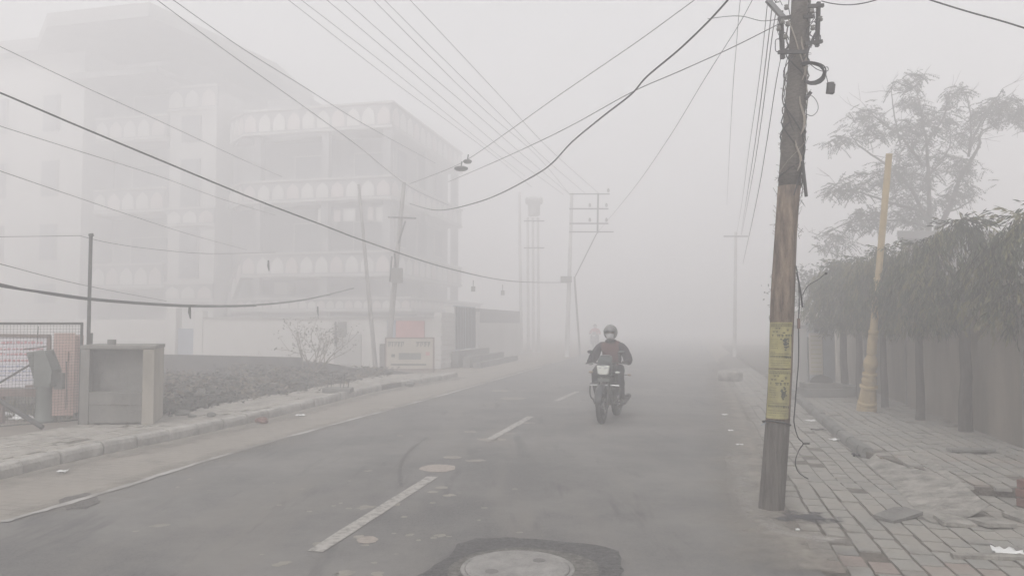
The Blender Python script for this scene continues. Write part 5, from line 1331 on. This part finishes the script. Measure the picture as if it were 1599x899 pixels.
# ================================================================== MOTORCYCLE AND RIDERS
def make_bike(root, full=True):
    def wheel(name, x, w_):
        wr = bpy.data.objects.new(name, None); C.objects.link(wr); wr.parent = root; wr.location = (x, 0, .30)
        R0 = .30
        MB().lathe([(R0 - .075, -w_ * .42), (R0 - .04, -w_ * .5), (R0 - .012, -w_ * .38), (R0, -w_ * .12), (R0, w_ * .12), (R0 - .012, w_ * .38), (R0 - .04, w_ * .5), (R0 - .075, w_ * .42), (R0 - .08, 0), (R0 - .075, -w_ * .42)], axis=(0, 1, 0), n=36).build('tyre', 'black', wr, smooth=True)
        m_ = MB().lathe([(.225, -.028), (.20, -.026), (.20, .026), (.225, .028), (.225, -.028)], axis=(0, 1, 0), n=28)
        for k in range(5):
            a = k * 2 * math.pi / 5; m_.beam((0, 0, 0), (.21 * math.cos(a), 0, .21 * math.sin(a)), .03, .045, Vector((0, 1, 0)))
        m_.build('rim', 'bikeblack', wr)
        MB().lathe([(0, -.05), (.05, -.05), (.05, .05), (0, .05)], axis=(0, 1, 0), n=16).build('hub', 'chrome', wr)
        MB().lathe([(.07, .052), (.125, .052), (.125, .057), (.07, .057), (.07, .052)], axis=(0, 1, 0), n=24).build('brake_disc', 'chrome', wr)
        return wr
    wheel('front_wheel', 0, .095); wheel('rear_wheel', -1.27, .12)
    for s_ in (-1, 1):
        MB().tube([(0, s_ * .085, .28), (-.13, s_ * .085, .52), (-.27, s_ * .085, .86)], [.030, .027, .019], 10).build('fork_leg', 'steel', root, smooth=True)
    # mudguard
    mb = MB(); vs = []; n = 14
    for i in range(n + 1):
        a = math.radians(10 + 135 * i / n)
        for j, (yy, rr) in enumerate(((-.065, .318), (-.045, .342), (0, .350), (.045, .342), (.065, .318))):
            vs.append(Vector((rr * math.cos(a), yy, .30 + rr * math.sin(a))))
    mb.add(vs, [(i * 5 + j, i * 5 + j + 1, (i + 1) * 5 + j + 1, (i + 1) * 5 + j) for i in range(n) for j in range(4)])
    o = mb.build('front_mudguard', 'bikeblack', root, smooth=True); m = o.modifiers.new('t', 'SOLIDIFY'); m.thickness = .004
    mb = MB(); vs = []
    for i in range(n + 1):
        a = math.radians(40 + 125 * i / n)
        for j, (yy, rr) in enumerate(((-.085, .335), (-.06, .37), (0, .38), (.06, .37), (.085, .335))):
            vs.append(Vector((-1.27 + rr * math.cos(a), yy, .30 + rr * math.sin(a))))
    mb.add(vs, [(i * 5 + j, i * 5 + j + 1, (i + 1) * 5 + j + 1, (i + 1) * 5 + j) for i in range(n) for j in range(4)])
    o = mb.build('rear_mudguard', 'bikeblack', root, smooth=True); m = o.modifiers.new('t', 'SOLIDIFY'); m.thickness = .004
    # cowl with headlight
    MB().loft([(-.34, .90, .10, .15), (-.27, .90, .125, .17), (-.20, .885, .13, .145), (-.14, .87, .12, .11), (-.12, .87, .11, .095)], 20, 3).build('headlight_cowl', 'bikeblack', root, smooth=True)
    MB().loft([(-.35, 1.10, .10, .02), (-.30, 1.07, .118, .045), (-.22, 1.00, .12, .05), (-.165, .96, .10, .03)], 18, 2.4).build('fly_screen', 'visor', root, smooth=True)
    hl = bpy.data.objects.new('headlight', None); C.objects.link(hl); hl.parent = root; hl.location = (-.112, 0, .875)
    SC_ = 1.08; pr = [(-.105, .062), (-.07, .072), (0, .062), (.07, .072), (.105, .062), (.085, -.055), (.05, -.072), (-.05, -.072), (-.085, -.055)]
    pr = [(y * SC_, z * SC_) for y, z in pr]; mb = MB(); k = len(pr)
    mb.add([Vector((.0, y, z)) for y, z in pr] + [Vector((.028, y * .86, z * .86)) for y, z in pr], [list(range(k, 2 * k))] + [(i, (i + 1) % k, k + (i + 1) % k, k + i) for i in range(k)] + [list(range(k))[::-1]])
    mb.build('lens', 'lens', hl)
    for s_ in (-1, 1): MB().ball((.028, s_ * .055, .040), (.008, .030, .016), 10, 6).build('reflector', 'mask', hl, smooth=True)
    MB().lathe([(0, 0), (.030, 0), (.026, .010), (0, .012)], o=(.024, 0, .01), axis=(1, 0, 0), n=14).build('bulb', 'lens', hl)
    # handlebar, grips, levers, mirrors, indicators
    hb_ = MB().tube(catmull([(-.42, -.35, .965), (-.40, -.22, .985), (-.33, -.09, .97), (-.33, .09, .97), (-.40, .22, .985), (-.42, .35, .965)], 5), .012, 8).build('handlebar', 'steel', root, smooth=True)
    for s_ in (-1, 1):
        MB().tube([(-.405, s_ * .235, .982), (-.425, s_ * .365, .963)], .018, 10).build('grip', 'black', hb_)
        MB().tube([(-.36, s_ * .21, .975), (-.33, s_ * .28, .965), (-.35, s_ * .37, .955)], .006, 6).build('lever', 'chrome', hb_)
        st_ = MB().tube([(-.39, s_ * .20, 1.02), (-.34, s_ * .23, 1.10), (-.31, s_ * .25, 1.16)], .006, 6).build('mirror', 'steel', root)
        MB().ball((-.31, s_ * .265, 1.17), (.014, .052, .030), 12, 8).build('mirror_head', 'bikeblack', st_, smooth=True)
        ind = MB().tube([(-.20, s_ * .10, .83), (-.20, s_ * .20, .835)], .008, 6).build('indicator', 'steel', root)
        MB().ball((-.19, s_ * .225, .835), (.025, .042, .020), 12, 8).build('indicator_lens', 'amber' if s_ < 0 else 'lens', ind, smooth=True)
        ri = MB().tube([(-1.38, s_ * .07, .72), (-1.38, s_ * .18, .72)], .008, 6).build('indicator', 'steel', root)
        MB().ball((-1.38, s_ * .21, .72), (.025, .04, .02), 10, 7).build('indicator_lens', 'amber', ri, smooth=True)
    # tank, seat, tail, side panels, engine, frame
    MB().loft([(-.86, .80, .07, .05), (-.78, .83, .12, .085), (-.62, .87, .155, .115), (-.48, .88, .16, .12), (-.38, .87, .13, .10), (-.31, .85, .07, .06)], 20, 2.4).build('fuel_tank', 'bikeblack', root, smooth=True)
    MB().loft([(-1.46, .86, .07, .03), (-1.30, .845, .12, .05), (-1.05, .81, .135, .05), (-.90, .79, .12, .05), (-.80, .80, .07, .04)], 16, 3).build('seat', 'black', root, smooth=True)
    MB().loft([(-1.52, .82, .04, .04), (-1.35, .77, .085, .07), (-1.10, .70, .11, .10), (-.95, .66, .10, .10)], 14, 3).build('tail_panel', 'bikeblack', root, smooth=True)
    MB().box((-1.535, 0, .82), (.02, .09, .05)).build('tail_light', 'redsign', root, bevel=.004)
    MB().box((-.56, 0, .40), (.34, .24, .26)).build('engine', 'steel', root, bevel=.03)
    mb = MB()
    for i in range(7): mb.box((-.48, 0, .53 + i * .022), (.18, .20, .010))
    mb.build('cylinder_fins', 'steel', root)
    MB().tube(catmull([(-.42, .06, .52), (-.30, .10, .42), (-.38, .13, .24), (-.75, .15, .22), (-1.0, .17, .26), (-1.45, .18, .34)], 5), [.02] * 15 + [.03] * 5 + [.048] * 6, 10).build('exhaust', 'steel', root, smooth=True)
    mb = MB()
    mb.tube([(-.33, 0, .90), (-.42, 0, .62), (-.44, 0, .30)], .022, 8); mb.tube([(-.34, 0, .86), (-.85, 0, .70), (-1.30, 0, .74)], .02, 8); mb.tube([(-.44, 0, .28), (-.85, 0, .28), (-.9, 0, .65)], .02, 8)
    for s_ in (-1, 1): mb.tube([(-.85, s_ * .07, .32), (-1.27, s_ * .08, .30)], .018, 8)
    mb.build('frame', 'steel', root)
    for s_ in (-1, 1): MB().tube([(-1.22, s_ * .12, .32), (-1.12, s_ * .12, .66)], .022, 8).build('shock_absorber', 'chrome', root)
    for y0, y1 in ((-.2, -.04), (.18, .05), (.1, .03)): MB().tube(catmull([(-.39, y0, .985), (-.28, (y0 + y1) / 2, 1.03), (-.24, y1, .90), (-.26, y1, .70)], 5), .005, 5).build('control_cable', 'black', root)
    MB().box((-.30, 0, 1.075), (.05, .15, .06)).build('instrument_panel', 'black', root, bevel=.01)
    # front plate and bracket under the lamp, crash guard
    MB().box((-.13, 0, .715), (.01, .20, .055)).build('number_plate', 'greyg', root)
    MB().tube(catmull([(-.30, -.02, .70), (-.24, -.22, .64), (-.22, -.245, .60), (-.25, -.235, .40), (-.38, -.05, .28)], 5), .013, 8).build('crash_guard', 'steel', root, smooth=True)
    MB().tube(catmull([(-.30, .02, .70), (-.24, .22, .64), (-.22, .245, .60), (-.25, .235, .40), (-.38, .05, .28)], 5), .013, 8).build('crash_guard', 'steel', root, smooth=True)
    MB().tube([(-.215, -.25, .615), (-.20, 0, .62), (-.215, .25, .615)], .013, 8).build('guard_crossbar', 'chrome', root)
    for x in (-.62, -.98):
        for s_ in (-1, 1): MB().tube([(x, s_ * .12, .30 if x > -.8 else .38), (x, s_ * .27, .29 if x > -.8 else .38)], .013, 8).build('footpeg', 'black', root)

def skin_mesh(nodes, edges, name, subdiv=2):
    """nodes: name -> (pos, rx, ry); one continuous surface grown from the joints"""
    ks = list(nodes); ix = {k: i for i, k in enumerate(ks)}
    me = bpy.data.meshes.new(name + '_joints'); me.from_pydata([nodes[k][0] for k in ks], [(ix[a], ix[b]) for a, b in edges], []); me.update()
    o = bpy.data.objects.new(name + '_joints', me); C.objects.link(o)
    sk = o.modifiers.new('s', 'SKIN'); sk.branch_smoothing = .6; sk.use_smooth_shade = True
    for i, k in enumerate(ks):
        d = me.skin_vertices[0].data[i]; d.radius = (nodes[k][1], nodes[k][2] if len(nodes[k]) > 2 else nodes[k][1]); d.use_root = (i == 0)
    sb = o.modifiers.new('u', 'SUBSURF'); sb.levels = subdiv; sb.render_levels = subdiv
    dg = bpy.context.evaluated_depsgraph_get(); ev = o.evaluated_get(dg); res = bpy.data.meshes.new_from_object(ev)
    bpy.data.objects.remove(o); res.name = name
    return res

def make_rider(name, label, torso_m, sleeve_m, helmet_m, group, arms_w=.315):
    root = thing(name, label, 'person', group=group)
    N = {'pelvis': ((-.88, 0, .90), .165, .12)}
    E = []
    def link(a, b): E.append((a, b))
    N['waist'] = ((-.84, 0, 1.02), .225, .14); N['chest'] = ((-.80, 0, 1.16), .215, .14); N['upper'] = ((-.775, 0, 1.275), .165, .105)
    N['neck'] = ((-.755, 0, 1.36), .062, .062); N['jaw'] = ((-.735, 0, 1.42), .068, .075); N['head'] = ((-.735, 0, 1.485), .078, .095); N['crown'] = ((-.745, 0, 1.54), .06, .07)
    for a, b in (('pelvis', 'waist'), ('waist', 'chest'), ('chest', 'upper'), ('upper', 'neck'), ('neck', 'jaw'), ('jaw', 'head'), ('head', 'crown')): link(a, b)
    for s_, S in ((-1, 'r'), (1, 'l')):
        ex = arms_w + (.02 if s_ > 0 else .02); hx = .30
        N[S + 'sh'] = ((-.775, s_ * .180, 1.265), .090, .090); N[S + 'ua'] = ((-.745, s_ * .262, 1.14), .094, .094); N[S + 'el'] = ((-.70, s_ * (ex - .01), 1.01), .084, .084)
        N[S + 'fa'] = ((-.58, s_ * (ex - .005), .985), .062, .060); N[S + 'wr'] = ((-.485, s_ * (hx + .005), .993), .034, .032); N[S + 'pa'] = ((-.445, s_ * hx, 1.000), .030, .022)
        link('upper', S + 'sh'); link(S + 'sh', S + 'ua'); link(S + 'ua', S + 'el'); link(S + 'el', S + 'fa'); link(S + 'fa', S + 'wr'); link(S + 'wr', S + 'pa')
        for f, (oy, ln) in enumerate(((-.030, .92), (-.010, 1.0), (.011, .95), (.031, .78))):
            y0 = s_ * hx + oy; k0 = f'{S}f{f}'
            N[k0 + 'a'] = ((-.413, y0, 1.011), .0095); N[k0 + 'b'] = ((-.413 + .030 * ln, y0, .995), .0090); N[k0 + 'c'] = ((-.413 + .030 * ln, y0, .969), .0085); N[k0 + 'd'] = ((-.405, y0, .955), .0075)
            link(S + 'pa', k0 + 'a'); link(k0 + 'a', k0 + 'b'); link(k0 + 'b', k0 + 'c'); link(k0 + 'c', k0 + 'd')
        N[S + 't1'] = ((-.440, s_ * (hx - .040), .983), .0110); N[S + 't2'] = ((-.425, s_ * (hx - .052), .963), .0098); N[S + 't3'] = ((-.405, s_ * (hx - .050), .953), .0085)
        link(S + 'pa', S + 't1'); link(S + 't1', S + 't2'); link(S + 't2', S + 't3')
        N[S + 'hip'] = ((-.84, s_ * .105, .875), .105, .100); N[S + 'th'] = ((-.66, s_ * .185, .86), .092, .090); N[S + 'kn'] = ((-.46, s_ * .215, .80), .076, .074)
        N[S + 'ca'] = ((-.52, s_ * .215, .60), .070, .070); N[S + 'an'] = ((-.64, s_ * .215, .385), .055, .055); N[S + 'he'] = ((-.66, s_ * .215, .335), .040, .045); N[S + 'ball'] = ((-.55, s_ * .225, .325), .040, .032); N[S + 'toe'] = ((-.46, s_ * .235, .33), .034, .024)
        link('pelvis', S + 'hip'); link(S + 'hip', S + 'th'); link(S + 'th', S + 'kn'); link(S + 'kn', S + 'ca'); link(S + 'ca', S + 'an'); link(S + 'an', S + 'he'); link(S + 'he', S + 'ball'); link(S + 'ball', S + 'toe')
    me = skin_mesh(N, E, 'body')
    for m in (sleeve_m, torso_m, 'trouser', 'shoe', 'skin'): me.materials.append(M[m])
    for p in me.polygons:
        c = p.center; p.use_smooth = True; k = 0
        if c.z > 1.375 and abs(c.y) < .13: k = 4
        elif c.x > -.475 and c.z > .93: k = 3
        elif c.z < .42: k = 3
        elif c.z < .925 and not (c.z > .9 and c.x < -.9): k = 2
        elif abs(c.y) < .145: k = 1
        p.material_index = k
    # cloth folds
    for v in me.vertices:
        c = v.co
        if .42 < c.z < 1.34 and c.x < -.5: v.co += v.normal * (.012 * noise.noise(c * 11) + .007 * noise.noise(c * 26))
    b = bpy.data.objects.new('body', me); C.objects.link(b); b.parent = root
    # jacket collar, zip, logo patch
    MB().tube([Vector((-.755 + .072 * math.cos(a), .082 * math.sin(a), 1.345 + .012 * math.cos(a) * -1)) for a in [i * 2 * math.pi / 18 for i in range(19)]], .021, 8).build('collar', sleeve_m, root, smooth=True)
    # helmet: shell with face opening
    hc = Vector((-.742, 0, 1.500)); mb = MB(); nu, nv = 36, 22; vs = []; keep = []
    for i in range(nv + 1):
        ph = math.pi * i / nv * .86
        for j in range(nu):
            th = 2 * math.pi * j / nu; r = Vector((.142, .122, .132))
            z = math.cos(ph); q = math.sin(ph)
            if z < -.2: q = q * (1 - .12 * (-z - .2))
            vs.append(hc + Vector((r.x * q * math.cos(th), r.y * q * math.sin(th), r.z * z * (1.12 if z < 0 else 1))))
    fs = []
    for i in range(nv):
        for j in range(nu):
            th = 2 * math.pi * (j + .5) / nu; ph = math.pi * (i + .5) / nv * .86; a = (th + math.pi) % (2 * math.pi) - math.pi
            if abs(a) < math.radians(52) and ph > math.radians(82): continue
            fs.append((i * nu + j, i * nu + (j + 1) % nu, (i + 1) * nu + (j + 1) % nu, (i + 1) * nu + j))
    h_ = mb.add(vs, fs).build('helmet', helmet_m, root, smooth=True); m = h_.modifiers.new('t', 'SOLIDIFY'); m.thickness = .014
    MB().tube([hc + Vector((.146 * math.cos(a), .126 * math.sin(a), .018)) for a in [math.radians(d) for d in range(-56, 57, 8)]], [.006] + [.013] * 13 + [.006], 8).build('peak', 'bikeblack', h_, smooth=True)
    # face: nose, eyes, mask
    for s_ in (-1, 1): MB().ball((-.652, s_ * .030, 1.492), (.008, .014, .006), 10, 6).build('eye', 'black', root, smooth=True)
    mb = MB().use('mask'); vs = []; n1, n2 = 12, 7
    for i in range(n2 + 1):
        z = 1.475 - .095 * i / n2
        for j in range(n1 + 1):
            a = math.radians(-78 + 156 * j / n1); bul = .016 * math.exp(-(a / .5) ** 2) * math.sin(math.pi * (i + 1.2) / (n2 + 2.4)); rr = .098 - .020 * (i / n2) ** 2
            vs.append(Vector((-.735 + (rr + bul) * math.cos(a), (rr - .008) * math.sin(a), z + .006 * math.sin(j * math.pi / n1))))
    mb.add(vs, [(i * (n1 + 1) + j, i * (n1 + 1) + j + 1, (i + 1) * (n1 + 1) + j + 1, (i + 1) * (n1 + 1) + j) for i in range(n2) for j in range(n1)])
    o = mb.build('face_mask', 'mask', root, smooth=True); m = o.modifiers.new('t', 'SOLIDIFY'); m.thickness = .004
    return root

P0 = G(940, 661.5)
YAW = math.pi + math.pi / 2 - math.radians(17)       # heading towards the camera, nose turned to the left of the photo
YAW = -math.pi / 2 - math.radians(19)
bike = thing('motorcycle', 'black motorcycle with a pale headlight ridden towards the camera in the road', 'motorcycle', (P0.x, P0.y, 0), YAW)
make_bike(bike)
rd = make_rider('person', 'rider in maroon and black jacket, grey helmet and pale mask on the near motorcycle', 'maroon', 'sleeve', 'helmet', 'motorcycle riders')
rd.location = (P0.x, P0.y, 0); rd.rotation_euler = (0, 0, YAW)
P1 = D(927, 545, 49.0)
bike2 = copy_tree(bike, None, 'far motorcycle fading into the fog behind the near rider'); bike2.location = (P1.x, 49.0, 0); bike2.rotation_euler = (0, 0, -math.pi / 2 - R(14))
rd2 = make_rider('person', 'faint far rider in a red jacket fading into the fog behind the near rider', 'redcloth', 'redcloth', 'helmet', 'motorcycle riders')
rd2.location = (P1.x, 49.0, 0); rd2.rotation_euler = (0, 0, -math.pi / 2 - R(14))
for b_ in (bike, bike2): b_['group'] = 'motorcycles on the road'
